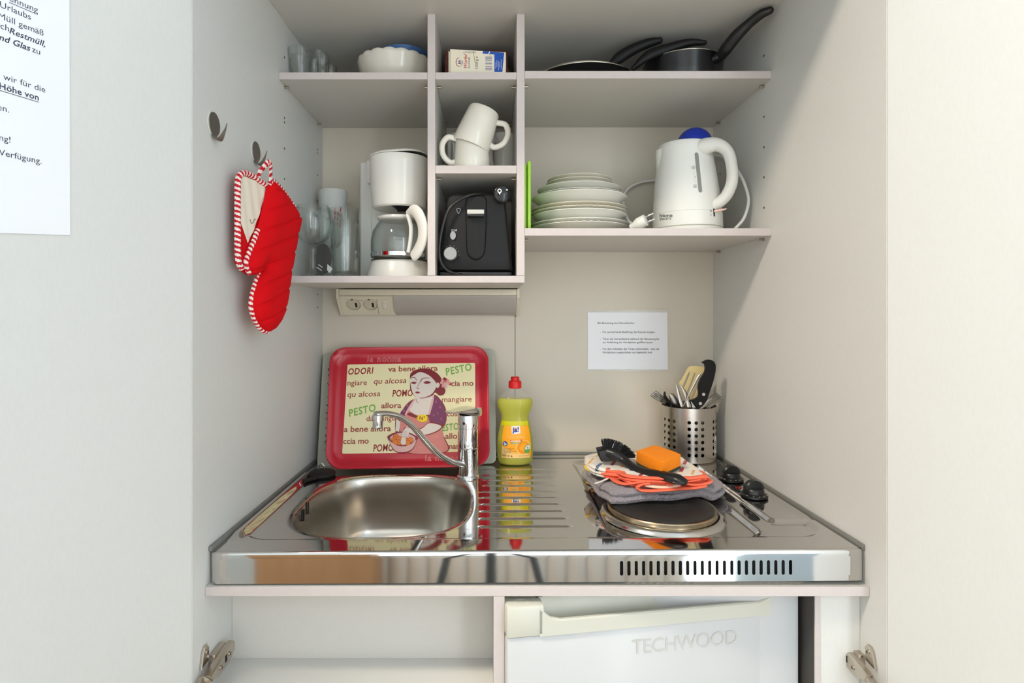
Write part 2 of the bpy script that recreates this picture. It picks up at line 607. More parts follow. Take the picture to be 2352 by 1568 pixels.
m = MB().box((XL, 0.0, 0.0), (SEAM - .0007, .004, TOPZ)).box((SEAM + .0007, 0.0, 0.0), (XR, .004, TOPZ)).box((XL, .0042, 0), (XR, .011, TOPZ), 1)
m.build('back_panel', [LAM_BACK, GAP], cab)
MB().box((XL, YF, TOPZ), (XR, .012, TOPZ + .019), bev=.0006, seg=1).build('top_panel', LAM_SHELF, cab)
B_T, B_B = CAMZ + .0786, CAMZ + .0645              # bottom board of the wall unit
D1, D2 = (X(982, 1.171), X(999.5, 1.171)), (X(1187, 1.171), X(1205, 1.171))
def board(name, x0, x1, z0, z1, y0=SH_F, y1=-.001, parent=cab):
    m = MB().box((x0, y0 + .0012, z0), (x1, y1, z1), 0)
    m.box((x0, y0, z0), (x1, y0 + .0012, z1), 1, bev=.0003, seg=1)
    return m.build(name, [LAM_SHELF, LAM_EDGE], parent)
board('shelf', XL + g, D2[1], B_B, B_T)
for D in (D1, D2):
    board('divider', D[0], D[1], B_T + g, TOPZ - g)
SU_T, SU_B = CAMZ + .491, CAMZ + .4769
SR_T, SR_B = CAMZ + .4937, CAMZ + .4786
SM_T, SM_B = CAMZ + .302, CAMZ + .286
SL_T, SL_B = CAMZ + .1749, CAMZ + .1598
board('shelf', XL + g, D1[0] - g, SU_B, SU_T)
board('shelf', D1[1] + g, D2[0] - g, SU_B, SU_T)
board('shelf', D2[1] + g, XR - g, SR_B, SR_T)
board('shelf', D1[1] + g, D2[0] - g, SM_B, SM_T)
board('shelf', D2[1] + g, XR - g, SL_B, SL_T)
def pin(x, sgn, z, y):
    m = MB()
    m.tube([(x, y, z - .004), (x + sgn * .0045, y, z - .004), (x + sgn * .005, y, z - .004), (x + sgn * .0095, y, z - .004)], [.0032, .0032, .0026, .0026], 10)
    m.build('shelf_pin', NICKEL, cab)
for y in (-.275, -.045):
    for x, s, z in ((XL, 1, SU_B), (D1[0], -1, SU_B), (D1[1], 1, SU_B), (D2[0], -1, SU_B), (D2[1], 1, SR_B), (XR, -1, SR_B),
                    (D1[1], 1, SM_B), (D2[0], -1, SM_B), (D2[1], 1, SL_B), (XR, -1, SL_B)):
        pin(x, s, z - .0002, y)

# lower half
RT, RB = CAMZ - .4095, CAMZ - .4235
board('front_rail', XL + g, XR - g, RB, RT, CAMY + .868, -.50)
YR = -.519
LVX = (X(1133.5, .868), X(1159, .868))
MB().box((XL + g, YR, CAMZ - .571), (LVX[0] - g, YR + .012, RB - g)).build('recess_back_panel', LAM_SHELF, cab)
MB().box((XL + g, YF + .012, CAMZ - .587), (LVX[0] - g, YR + .012, CAMZ - .5712)).build('recess_shelf', LAM, cab)
board('lower_divider', LVX[0], LVX[1], 0.05, RB - g, CAMY + .868, -.1)
RVX = (X(1872, .890), X(1885, .890))
board('lower_divider', RVX[0], RVX[1], 0.05, RB - g, CAMY + .89, -.1)
MB().box((RVX[0] - .0007, CAMY + .8925, .06), (RVX[0] - .0001, -.105, RB - .001)).build('gap_shade_sheet', mat('painted gap shade', rgb(70, 68, 66), .7), cab)  # thin dark sheet added to paint the shade in the gap beside the fridge
MB().box((RVX[1] + g, CAMY + .891, .05), (XR - g, CAMY + .907, RB - g)).build('filler_panel', LAM, cab)
MB().box((XL + g, -.099, .05), (XR - g, -.08, RB - g)).build('lower_back_panel', LAM, cab)
MB().box((XL + g, YF + .06, .05), (XR - g, -.1, .068)).build('bottom_panel', LAM, cab)

# doors: swung about 113 degrees open
ANG = math.radians(23.4)
def door(sgn, hx):
    u = Vector((sgn * math.sin(ANG), -math.cos(ANG), 0))       # hinge side -> free edge
    nrm = Vector((-sgn * math.cos(ANG), -math.sin(ANG), 0))    # inner face, towards the opening
    o = Vector((hx, YF - .001, .06))
    M = Matrix((u, -nrm, Vector((0, 0, 1)))).transposed().to_4x4()
    M.translation = o
    m = MB().box((0, 0, 0), (.50, .019, TOPZ - .05), bev=.0008, seg=1, M=M)
    d = m.build('door', LAM, cab)
    return d, u, nrm
doorL, uL, nL = door(-1, XL)
doorR, uR, nR = door(1, XR)

# concealed hinges
def hinge(sgn, xw):
    """built for the left side (sgn=1), mirrored about the cabinet centre for the right"""
    cxm = (XL + XR) / 2
    def W(p):
        p = Vector(p)
        return p if sgn > 0 else Vector((2 * cxm - p.x, p.y, p.z))
    def bx(mb, a, b, bev=.0008):
        t = MB().box(a, b, 0, bev)
        mb.add([W(v) for v in t.v], t.f)
    z = CAMZ - .532
    h = MB()
    x0 = XL + .0006
    # arm body: long tapered box along the wall
    prof = [(-.5555, z + .012), (-.5555, z - .004), (-.572, z - .012), (-.607, z - .014), (-.627, z - .010), (-.634, z + .004), (-.60, z + .010), (-.575, z + .0125)]
    ra = [W((x0 + .0095, p[0], p[1])) for p in prof]
    rb = [W((x0 + .0175, p[0], p[1])) for p in prof]
    rc = [W((x0 + .0205, p[0], p[1] + (-.002 if p[1] > z else .002))) for p in prof]
    h.rings([ra, rb, rc], cap0=True, cap1=True)
    hg = h.build('hinge', NICKEL, cab, smooth=25)
    m = MB()
    bx(m, (x0, -.60, z - .012), (x0 + .0095, -.563, z + .014))
    wing = [(-.628, z + .008), (-.606, z + .010), (-.604, z + .030), (-.609, z + .036), (-.617, z + .036), (-.622, z + .030)]
    m.rings([[W((x0, p[0], p[1])) for p in wing], [W((x0 + .0025, p[0], p[1])) for p in wing], [W((x0 + .0035, p[0] * .9 + -.613 * .1, p[1] * .9 + .1 * (z + .022))) for p in wing]], cap0=True, cap1=True)
    m.build('mounting_plate', NICKEL, hg, smooth=25)
    for (y, zz, xx, r) in ((-.612, z + .026, x0 + .0036, .0034), (-.574, z + .0015, x0 + .0206, .0034), (-.603, z - .003, x0 + .0206, .0034)):
        s = MB()
        ring = [(r, 0), (r, .0008), (r * .8, .0014), (0, .0014)]
        s.lathe([(0, 0)] + ring, 16, M=Matrix.Translation((xx, y, zz)) @ Matrix.Rotation(PI / 2, 4, 'Y'))
        s.box((xx + .0012, y - r * .7, zz - .0004), (xx + .0017, y + r * .7, zz + .0004), 1)
        s.box((xx + .0012, y - .0004, zz - r * .7), (xx + .0017, y + .0004, zz + r * .7), 1)
        s.v = [W(v) for v in s.v]
        s.build('screw', [NICKEL, BLACKHOLE], hg)
    s = MB(); s.box((x0 + .0203, -.589, z - .004), (x0 + .0209, -.583, z + .006)); s.v = [W(v) for v in s.v]
    s.build('slot', BLACKHOLE, hg)
    # link and cup plate on the door
    u = uL; n = nL
    o = Vector((XL, YF - .001, z - .008))
    l = MB()
    pts = [Vector((x0 + .012, -.632, z - .004)), Vector((x0 + .013, -.648, z - .008)), o + u * .012 + n * .012 + Vector((0, 0, -.004)), o + u * .028 + n * .006 + Vector((0, 0, -.006))]
    l.tube([W(p) for p in cat_rom(pts, 5)], .0045, 8, flat=.011, up=(0, 0, 1) if False else None)
    l.build('link_arm', NICKEL, hg)
    c = MB()
    sh = rrect(.016, -.034, .036, .022, .006)
    c.rings([[W(o + u * p[0] + Vector((0, 0, p[1])) + n * t) for p in sh] for t in (.0004, .0025)] +
            [[W(o + u * (p[0] * .9 + .0026) + Vector((0, 0, p[1] * .94 - .0004)) + n * .0032) for p in sh]], cap0=True, cap1=True)
    c.build('cup_plate', NICKEL, hg, smooth=25)
    s = MB()
    Ms = frame(o + u * .026 + Vector((0, 0, .013)) + n * .0033, u, (0, 0, 1)) if False else None
    rings = [[W(o + u * (.026 + r * math.cos(a)) + Vector((0, 0, .013 + r * math.sin(a))) + n * t) for a in [2 * PI * k / 14 for k in range(14)]] for r, t in ((.0042, .003), (.0042, .0042), (.0032, .0042), (.0026, .0034))]
    s.rings(rings, cap1=True)
    s.build('screw', BRASS, hg)
hinge(1, XL)
hinge(-1, XR)

# mini fridge, its door a little open
fr = thing('mini_fridge', 'white mini fridge under the steel worktop, its door slightly ajar', 'fridge', (.255, -.35, .07))
FRW = mat('fridge white', rgb(198, 200, 201), 0.32, bump=.03, bscale=500, coat=.1)
FRT = mat('fridge trim ivory', rgb(202, 202, 190), 0.35)
MB().box((.030, -.555, .0685), (.494, -.13, CAMZ - .4365), bev=.004).build('body', FRW, fr)
f0 = Vector((X(1163, .855), CAMY + .855, 0)); f1 = Vector((X(1823, .933), CAMY + .933, 0))
fx = (f1 - f0).normalized()
MF = Matrix((fx, Vector((-fx.y, fx.x, 0)), Vector((0, 0, 1)))).transposed().to_4x4(); MF.translation = f0
FW = (f1 - f0).length
ZT = CAMZ - .4335
ZTB = CAMZ - .480
fd = MB().box((0.0005, 0, .09), (FW, .038, ZTB), bev=.005, M=MF).build('door', FRW, fr)
m = MB()
LIPZ = CAMZ - .4575
# trim: lower lip in front, pocket wall behind, solid end blocks
m.box((0, -.003, ZTB), (.058, .038, ZT), bev=.004, M=MF)
m.box((FW - .035, -.003, ZTB), (FW, .038, ZT), bev=.004, M=MF)
n = 24
lip, pocket = [], []
for i in range(n + 1):
    t = i / n
    x = .05 + (FW - .08) * t
    zl = LIPZ + .018 * sstep(.93, 1.0, t) + .020 * (1 - sstep(0, .06, t))
    lip.append([MF @ Vector(p) for p in ((x, -.003, ZTB), (x, -.003, zl - .002), (x, -.001, zl), (x, .003, zl), (x, .007, zl - .004), (x, .012, ZTB + .004), (x, .012, ZTB))])
    yb = .014 + .012 * sstep(0, .12, t)
    pocket.append([MF @ Vector(p) for p in ((x, .005, ZTB), (x, .01, ZTB + .004), (x, yb, ZTB + .008), (x, yb + .004, ZT - .004), (x, yb + .007, ZT), (x, .038, ZT), (x, .038, ZTB))])
m.rings(lip, closed=True, cap0=True, cap1=True)
m.rings(pocket, closed=True, cap0=True, cap1=True)
m.build('handle_trim', FRT, fd, smooth=40)
m = MB(); m.lathe([(0, 0), (.010, 0), (.010, .0006), (.0085, .0006), (.0085, .0002), (0, .0002)], 24, sy=.6, M=MF @ Matrix.Translation((.024, .014, ZT + .0001)))
m.build('hinge_cap', FRT, fd)
LOGO = mat('embossed fridge lettering', rgb(193, 194, 189), 0.4)
m = MB(); u0 = X(1455, .885) - f0.x
put_text(m, 'TECHWOOD', .0315, MF @ Matrix.Translation((u0, -.0006, Zp(1499, .89))) @ FACE, spacing=.92)
m.build('lettering', LOGO, fd, smooth=0)
# ---------------------------------------------------------------- steel worktop
ZW = CAMZ - .357
TILT = -.0055                                        # it sits a touch higher on one side
wt = thing('kitchen_worktop', 'polished stainless steel worktop with pressed sink, drainer ridges and hotplates', 'worktop', (.07, -.3, ZW), (0, TILT, 0))
MW = world_of(wt)
def ZT_(x):                                          # level of the sunk working surface
    return ZW - .003 - math.tan(TILT) * (x - .07)
WX0_, WX1_, WY0, WY1 = XL + .0022, XR - .0022, -.606, -.0015
BCX, BCY, BA, BB, BN = -.199, -.359, .161, .178, 3.0
def se(a, s=1.0, da=0.0):
    c, sn = math.cos(a), math.sin(a)
    return (BCX + (BA * s + da) * math.copysign(abs(c) ** (2 / BN), c), BCY + (BB * s + da) * math.copysign(abs(sn) ** (2 / BN), sn))
def se_f(x, y):
    return (abs((x - BCX) / BA) ** BN + abs((y - BCY) / BB) ** BN) ** (1 / BN)
RIDGE = [CAMY + d for d in (1.342, 1.294, 1.253, 1.214, 1.172, 1.135, 1.096, 1.057, 1.019, .981)]
def hgt(x, y):
    h = 0.0
    s = sd_rrect(x, y, .07, -.2865, .474, .2675, .045)
    h -= .003 * sstep(.004, -.008, s)
    hb = sd_rrect(x, y, .3225, -.302, .1245, .246, .035)
    h -= .006 * sstep(.004, -.011, hb)
    ct = sd_rrect(x, y, .517, -.265, .038, .225, .014)
    h += .0065 * sstep(.004, -.008, ct)
    if x < -.38:
        w = sstep(-.562, -.535, y) * sstep(-.165, -.195, y)
        h += .0085 * w * sstep(-.4245, -.411, x) * sstep(-.3945, -.407, x)
    if -.03 < x < .16:
        for k, yk in enumerate(RIDGE):
            dy = y - yk
            if abs(dy) < .014:
                w = sstep(-.022, -.008, x) * sstep(.142 + .0004 * k, .126, x)
                h += .0024 * math.exp(-(dy / .0042) ** 2) * w
    r = (se_f(x, y) - 1) * .165
    if r < .012:
        h -= .0022 * (1 - sstep(-.001, .010, r))
    return h
NX, NY = 330, 262
x0, x1, y0, y1 = WX0_ + .001, WX1_ - .001, WY0 + .0045, WY1
inside = [[se_f(x0 + (x1 - x0) * (i + .5) / NX, y0 + (y1 - y0) * (j + .5) / NY) > 1.004 for j in range(NY)] for i in range(NX)]
idx, vs, fs = {}, [], []
for i in range(NX):
    for j in range(NY):
        if not inside[i][j]:
            continue
        q = []
        for a, b in ((i, j), (i + 1, j), (i + 1, j + 1), (i, j + 1)):
            if (a, b) not in idx:
                x, y = x0 + (x1 - x0) * a / NX, y0 + (y1 - y0) * b / NY
                nb = [inside[u][w] for u in (a - 1, a) for w in (b - 1, b) if 0 <= u < NX and 0 <= w < NY]
                if not all(nb):
                    f = se_f(x, y)
                    x, y = BCX + (x - BCX) / f, BCY + (y - BCY) / f
                idx[(a, b)] = len(vs)
                vs.append((x - .07, y + .3, hgt(x, y)))
            q.append(idx[(a, b)])
        fs.append(q)
m = MB().add(vs, fs)
# rounded front apron with the ventilation slots cut through
LV = [(.0048, 0.0), (.002, -.0006), (.0006, -.002), (0, -.0048)]
def outline(off, y_back=True):
    r = .015
    pts = []
    xa, xb, yf = WX0_ + off, WX1_ - off, WY0 + off
    rr = max(r - off, .003)
    pts.append((xa, WY1))
    pts.append((xa, yf + rr + .1))
    for k in range(9):
        t = PI + PI / 2 * k / 8
        pts.append((xa + rr + rr * math.cos(t), yf + rr + rr * math.sin(t)))
    for k in range(1, 40):
        pts.append((xa + rr + (xb - xa - 2 * rr) * k / 40, yf))
    for k in range(9):
        t = 1.5 * PI + PI / 2 * k / 8
        pts.append((xb - rr + rr * math.cos(t), yf + rr + rr * math.sin(t)))
    pts.append((xb, yf + rr + .1))
    pts.append((xb, WY1))
    return pts
m.rings([[(p[0] - .07, p[1] + .3, z) for p in outline(o)] for o, z in LV + [(0, -.0106)]], closed=False)
m.rings([[(p[0] - .07, p[1] + .3, z) for p in outline(o)] for o, z in ((0, -.0390), (0, -.0475), (.003, -.0475))], closed=False)
# band with slots
SX = [X(1427.5 + 16.87 * k, .872) for k in range(24)]
SWD, SZ0, SZ1 = .0024, -.0380, -.0158
bz0, bz1 = -.0390, -.0106
yf = WY0 + .3
xs_b = [WX0_ + .015] + [WX0_ + .015 + (SX[0] - .006 - WX0_ - .015) * k / 10 for k in range(1, 11)]
def quad(xa, xb, za, zb):
    m.add([(xa - .07, yf, za), (xb - .07, yf, za), (xb - .07, yf, zb), (xa - .07, yf, zb)], [[0, 1, 2, 3]])
for a, b in zip(xs_b, xs_b[1:]):
    quad(a, b, bz0, bz1)
pitch = SX[1] - SX[0]
for sx_ in SX:
    xa, xb = sx_ - pitch / 2, sx_ + pitch / 2
    st = [(sx_ + SWD * math.cos(t), SZ1 - SWD + SWD * math.sin(t)) for t in [PI * k / 6 for k in range(7)]]
    sb = [(sx_ + SWD * math.cos(t), SZ0 + SWD + SWD * math.sin(t)) for t in [PI + PI * k / 6 for k in range(7)]]
    upper = [(xa, bz1), (xa, SZ1 - SWD)] + st[::-1] + [(xb, SZ1 - SWD), (xb, bz1)]
    lower = [(xb, bz0), (xb, SZ0 + SWD)] + sb[::-1] + [(xa, SZ0 + SWD), (xa, bz0)]
    for poly in (upper, lower):
        m.add([(p[0] - .07, yf, p[1]) for p in poly], [list(range(len(poly)))[::-1]])
    quad(xa, sx_ - SWD, SZ0 + SWD, SZ1 - SWD)
    quad(sx_ + SWD, xb, SZ0 + SWD, SZ1 - SWD)
quad(xs_b[-1], SX[0] - pitch / 2, bz0, bz1)
xs_c = [SX[-1] + pitch / 2 + (WX1_ - .015 - SX[-1] - pitch / 2) * k / 6 for k in range(7)]
for a, b in zip(xs_c, xs_c[1:]):
    quad(a, b, bz0, bz1)
for xa, xb in ((WX0_, WX0_ + .015), (WX1_ - .015, WX1_)):
    pass
o_ = [p for p in outline(0)]
nl = 11
m.rings([[(p[0] - .07, p[1] + .3, z) for p in o_[:nl]] for z in (bz1, bz0)], closed=False)
m.rings([[(p[0] - .07, p[1] + .3, z) for p in o_[-nl:]] for z in (bz1, bz0)], closed=False)
sheet = m.build('steel_sheet', STEEL, wt, smooth=50, local=True, normals=False)
m = MB().box((SX[0] - .09, yf + .012, -.046), (SX[-1] - .05, yf + .016, -.008))
m.build('vent_backing', BLACKHOLE, wt, local=True)
# basin
m = MB()
lev = [(.004, -.0019, 0), (.0008, -.0016, 0), (-.0006, -.003, 0), (-.003, -.010, 0), (-.008, -.03, .004), (-.017, -.06, .016), (-.020, -.08, .018), (-.026, -.115, .020), (-.036, -.138, .020), (-.058, -.150, .018), (-.10, -.154, .01), (-.155, -.155, 0)]
m.rings([[(*(Vector((*se(2 * PI * k / 96, 1.0, da), z - .0031)) - Vector((.07, -.3 - sy_, 0))),) for k in range(96)] for da, z, sy_ in lev], cap1=True)
bs = m.build('sink_basin', STEEL_SATIN, wt, smooth=60, local=True)
for px in (693, 697.5, 703, 707.5):
    t0, t1 = (1170, 1196) if px < 700 else (1153, 1180)
    m = MB()
    xw = BCX - BA + .0085
    d0 = (xw) * FPX / (px - CX)
    m.tube([(xw, CAMY + d0, Zp(t1, d0)), (xw + .0005, CAMY + d0, Zp(t0, d0))], .0017, 8, flat=.0012)
    m.build('overflow_slot', BLACKHOLE, bs)
m = MB(); d0 = (BCX - BA + .009) * FPX / (700 - CX)
m.lathe([(0, .0012), (.003, .001), (.0034, 0)], 12, M=Matrix.Translation((BCX - BA + .0085, CAMY + d0, Zp(1176, d0))) @ Matrix.Rotation(PI / 2, 4, 'Y'))
m.build('overflow_screw', CHROME, bs)
# sealing strip along the walls
m = MB()
SEAL = mat('grey sealing strip', rgb(120, 120, 116), 0.5)
m.box((XL + .0003, -.6, ZW - .004), (XL + .0055, -.0015, ZW + .004), bev=.001)
m.box((XR - .0055, -.6, ZW - .001), (XR - .0003, -.0015, ZW + .007), bev=.001)
m.box((XL + .0056, -.0075, ZW - .001), (XR - .0056, -.0012, ZW + .006), bev=.001)
m.build('sealing_strip', SEAL, wt)
# hotplates
def hotplate(x, y):
    zb = ZT_(x) - .006
    m = MB()
    m.lathe([(.110, .0005), (.107, .006), (.103, .0085), (.0985, .0085), (.097, .004)], 72, c=(x, y, zb))
    hp = m.build('hot_plate', mat('scratched steel ring', (.55, .53, .5, 1), .16, 1.0), wt, smooth=60)
    m = MB(); m.lathe([(.0965, .003), (.0965, .0155), (.095, .0172), (.0905, .0172), (.090, .016)], 72, c=(x, y, zb)); m.build('rim_ring', BRASS, hp, smooth=40)
    m = MB(); m.lathe([(.0903, .012), (.0903, .0182), (.0885, .0196), (.06, .0192), (.0585, .0186), (.030, .0186), (.028, .0172), (0, .0172)], 72, c=(x, y, zb)); m.build('cooking_disc', IRON, hp, smooth=40)
hotplate(.3115, -.428)
hotplate(.3115, -.200)
# control knobs with their white markings
MARK = mat('white knob marking', rgb(225, 225, 220), 0.5)
def knob(x, y):
    z = ZT_(x) + .0064
    m = MB()
    m.lathe([(0, .0), (.0215, 0), (.0255, .002), (.0255, .0055), (.022, .008), (.0195, .0085), (.0185, .015), (.0165, .0175), (0, .0182)], 40, c=(x, y, z))
    k = m.build('control_knob', BLACK, wt, smooth=35)
    m = MB()
    half = [( .0185 * math.cos(t), .0165 * math.sin(t)) for t in [PI * q / 14 for q in range(15)]]
    ring = lambda yy, s: [(x + p[0] * s, y + yy, z + .0165 + p[1] * s) for p in half]
    m.rings([ring(-.0075, .86), ring(-.0055, .98), ring(.0055, .98), ring(.0075, .86)], cap0=True, cap1=True)
    m.build('grip', BLACK, k, smooth=35)
    m = MB()
    for a in (-2.5, -2.0, -1.57, -1.14, -.65):
        m.lathe([(0, 0), (.0016, 0), (0, .0004)], 8, c=(x + .0235 * math.cos(a), y + .0235 * math.sin(a), z + .0069))
    m.build('marking', MARK, k, smooth=0)
knob(.5095, CAMY + 1.222)
knob(.5075, CAMY + 1.112)
m = MB(); m.lathe([(0, .002), (.006, .0015), (.0075, 0)], 20, c=(.5045, CAMY + 1.172, ZT_(.5) + .0064))
m.build('pilot_light', mat('red pilot lens', rgb(120, 20, 18), .2), wt)

# ---------------------------------------------------------------- mixer tap
TX, TY = -.0495, CAMY + 1.287
TZ = ZT_(TX)
fa = thing('mixer_tap', 'chrome mixer tap with swept spout behind the sink', 'tap', (TX, TY, TZ))
m = MB()
m.lathe([(0, 0), (.0255, 0), (.0258, .003), (.0235, .006), (.0232, .062), (.0236, .0625), (.0236, .064), (.0225, .0645), (.0225, .066), (.0232, .067), (.0228, .108), (.0215, .1085), (.0215, .110), (.0226, .1105), (.0226, .1335), (.021, .138), (0, .139)], 48, c=(TX, TY, TZ))
m.build('tap_body', CHROME, fa, smooth=35)
pts = [(1066, 1068, 1.275), (1054.7, 1064.7, 1.265), (1038, 1060.6, 1.253), (1016, 1049, 1.238), (997.6, 1034, 1.225), (979, 1014.7, 1.212), (960.8, 993, 1.20), (946.5, 977, 1.19), (928, 962.7, 1.178), (909.8, 953.5, 1.166), (889, 949.4, 1.154), (870, 949.8, 1.142), (862, 951, 1.138)]
path = cat_rom([P(*p) for p in pts], 5)
n = len(path)
m = MB()
m.tube(path, [.0095 + .001 * i / (n - 1) for i in range(n)], 18, flat=[.0062 + .0006 * math.cos(PI * i / (n - 1)) for i in range(n)], up=(0, 0, 1))
sp = m.build('spout', CHROME, fa, smooth=60)
e = P(868, 959, 1.142)
m = MB(); m.lathe([(0, -.0205), (.0095, -.0205), (.0102, -.019), (.0102, -.003), (.0112, -.0025), (.0116, .006), (0, .006)], 28, c=tuple(e)); m.build('aerator', CHROME, sp, smooth=35)
# flat lever on top pointing over the sink
ld = Vector((-.62, -.78, 0)).normalized()
m = MB()
prof = [(-.024, .0205, .134, .152), (-.015, .0232, .134, .1535), (.0, .0236, .136, .1535), (.018, .0225, .141, .1525), (.036, .019, .1455, .152), (.055, .0155, .1485, .1525), (.064, .0115, .1502, .1525)]
rs = []
sd = Vector((-ld.y, ld.x, 0))
for t, w, za, zb in prof:
    c = Vector((TX, TY, TZ)) + ld * t
    e2 = (zb - za) * .3
    rs.append([c + sd * (w * sx_) + Vector((0, 0, zz)) for sx_, zz in ((-1, za + e2), (-.9, za), (.9, za), (1, za + e2), (1, zb - e2), (.92, zb), (-.92, zb), (-1, zb - e2))])
m.rings(rs, cap0=True, cap1=True)
lv = m.build('lever', CHROME, fa, smooth=40)
m = MB(); m.lathe([(0, .0006), (.0028, .0005), (.0032, 0)], 14, M=align_z((TX - .0085, TY - .0210, TZ + .1215), (TX - .018, TY - .045, TZ + .1215))); m.build('grub_screw_cover', mat('dark red plug', rgb(70, 22, 22), .4), fa)

# rubber sink plug lying behind the basin
pg = thing('sink_plug', 'black rubber sink plug with a wire ring behind the sink corner', 'plug', (-.378, -.181, ZT_(-.378)))
pz = ZT_(-.378)
m = MB(); m.lathe([(0, .0), (.026, 0), (.030, .004), (.030, .0075), (.026, .011), (.012, .013), (0, .013)], 40, c=(-.378, -.181, pz)); m.build('stopper', RUBBER, pg)
m = MB(); m.tube(cat_rom([(-.3845, -.181, pz + .012), (-.383, -.183, pz + .024), (-.378, -.184, pz + .029), (-.373, -.183, pz + .024), (-.3715, -.181, pz + .012)], 6), .0011, 8); m.build('wire_ring', CHROME, pg)
m = MB(); m.tube(cat_rom([(-.378, -.200, pz + .006), (-.386, -.214, pz + .004), (-.397, -.227, pz + .004), (-.402, -.240, pz + .004)], 6), [.0075] * 19, 10, flat=.004, up=(0, 0, 1)); m.build('rubber_tab', RUBBER, pg)
# ---------------------------------------------------------------- top shelves
def tumbler(name, label, x, y, z, r0, r1, h, group, t=.0016, base=.006, n=40, flute=0, M=GLASS, cat='glass'):
    o = thing(name, label, cat, (x, y, z + .0003), group=group)
    rip = (lambda r, zz, a, k: (r * (1 - .03 * (1 - zz / h) * (.5 + .5 * math.cos(flute * a))), zz)) if flute else None
    m = MB().lathe([(0, 0), (r0 * .93, 0), (r0, .002), (r0 + (r1 - r0) * .5, h * .5), (r1, h - .001), (r1 - t * .5, h), (r1 - t, h - .001), (r0 + (r1 - r0) * .5 - t, h * .5), (r0 - t, base + .002), (r0 * .8, base), (0, base)], n, ripple=rip)
    m.build('glass_body', M, o, smooth=50, local=True)
    return o
GG = 'glasses on the top shelf'
yw = lambda d: CAMY + d
tumbler('tumbler', 'clear wide tumbler next to the side panel on the top shelf', X(690, 1.235), yw(1.235), SU_T, .019, .0262, .074, GG)
tumbler('tumbler', 'clear taller straight tumbler behind the wide one on the top shelf', X(731, 1.31), yw(1.31), SU_T, .021, .0235, .100, GG)
tumbler('shot_glass', 'tiny fluted shot glass in front of the taller tumbler on the top shelf', X(742, 1.225), yw(1.225), SU_T, .012, .0135, .0585, GG, flute=10)
tumbler('shot_glass', 'small round shot glass between the two tumblers on the top shelf', X(721, 1.235), yw(1.235), SU_T, .0095, .0115, .052, GG)
tumbler('shot_glass', 'lowest small glass standing alone towards the white bowl on the top shelf', X(760, 1.285), yw(1.285), SU_T, .011, .0135, .060, GG)

# white scalloped bowl with a blue bowl stacked in it
bx_, by_ = X(908, 1.305), yw(1.305)
def scallop(n, amp, kmin):
    return lambda r, z, a, k: (r * (1 + amp * abs(math.sin(n * a / 2)) * (k >= kmin)), z + (.0035 * abs(math.sin(n * a / 2)) if k >= kmin else 0))
wb = thing('serving_bowl', 'white porcelain bowl with a scalloped rim on the top shelf', 'bowl', (bx_, by_, SU_T + .0003), group='stacked bowls on the top shelf')
m = MB().lathe([(0, .002), (.038, .002), (.04, 0), (.043, .003), (.062, .02), (.077, .045), (.0825, .066), (.083, .071), (.081, .0735), (.079, .071), (.074, .046), (.058, .023), (.035, .008), (0, .007)], 144,
    ripple=lambda r, z, a, k: (r * (1 + .014 * abs(math.sin(9 * a)) * sstep(.04, .07, z)), z + .0026 * abs(math.sin(9 * a)) * sstep(.05, .071, z)))
m.build('bowl_body', CERAMIC, wb, smooth=50, local=True)
bb = thing('plastic_bowl', 'blue bowl stacked inside the white scalloped bowl', 'bowl', (bx_ + .0185, by_ + .004, SU_T + .0335), group='stacked bowls on the top shelf')
BLUEP = mat('blue plastic', rgb(78, 118, 176), .4)
m = MB().lathe([(0, 0), (.028, 0), (.030, .001), (.044, .025), (.050, .056), (.054, .061), (.055, .063), (.053, .064), (.048, .058), (.042, .027), (.027, .003), (0, .003)], 56)
m.build('bowl_body', BLUEP, bb, smooth=50, local=True)

# sugar cube box and the brown carton behind it
SUGAR = mat('cream carton', rgb(236, 228, 206), .55)
BROWN = mat('dark red brown carton', rgb(118, 56, 44), .45)
BLUEC = mat('blue carton print', rgb(22, 82, 178), .45)
REDI = mat('red print', rgb(206, 66, 56), .55)
NAVY = mat('navy print', rgb(40, 44, 120), .55)
LILAC = mat('grey violet print', rgb(120, 116, 160), .55)
WPRINT = mat('white print', rgb(235, 235, 235), .55)
TAN = mat('glue streak', rgb(200, 178, 128), .5)
GREYI = mat('grey stamp ink', rgb(150, 146, 134), .6)
ds = 1.205
sb = thing('sugar_box', 'cream and blue carton of sugar cubes lying on the top shelf', 'box', (X(1097, ds), yw(ds + .05), SU_T + .0003))
zb_ = SU_T + .0003
hS = Zp(113, ds) - SU_T
xl_, xr_ = X(1034, ds), X(1162, ds)
m = MB()
b = [(xl_, yw(ds)), (xr_, yw(ds)), (xr_ + .001, yw(ds + .098)), (xl_ - .001, yw(ds + .098))]
m.add([(p[0], p[1], zb_) for p in b] + [(b[0][0], b[0][1], zb_ + hS), (b[1][0], b[1][1], zb_ + hS - .007), (b[2][0], b[2][1], zb_ + hS - .007), (b[3][0], b[3][1], zb_ + hS)],
      [[3, 2, 1, 0], [4, 5, 6, 7], [0, 1, 5, 4], [1, 2, 6, 5], [2, 3, 7, 6], [3, 0, 4, 7]])
m.box((xl_ - .0035, yw(ds + .001), zb_), (xl_ - .0008, yw(ds + .0075), zb_ + hS - .004), bev=.0004)
m.add([(xl_ - .006, yw(ds - .001), zb_ + hS - .002), (xl_ + .004, yw(ds - .0015), zb_ + hS - .001), (xl_ + .004, yw(ds + .004), zb_ + hS + .0005), (xl_ - .006, yw(ds + .004), zb_ + hS + .0005)], [[0, 1, 2, 3]])
sbb = m.build('carton', SUGAR, sb, smooth=0)
q = lambda zx, zy: (X(1010 + zx * .07653, ds), Zp(100 + zy * .07653, ds))
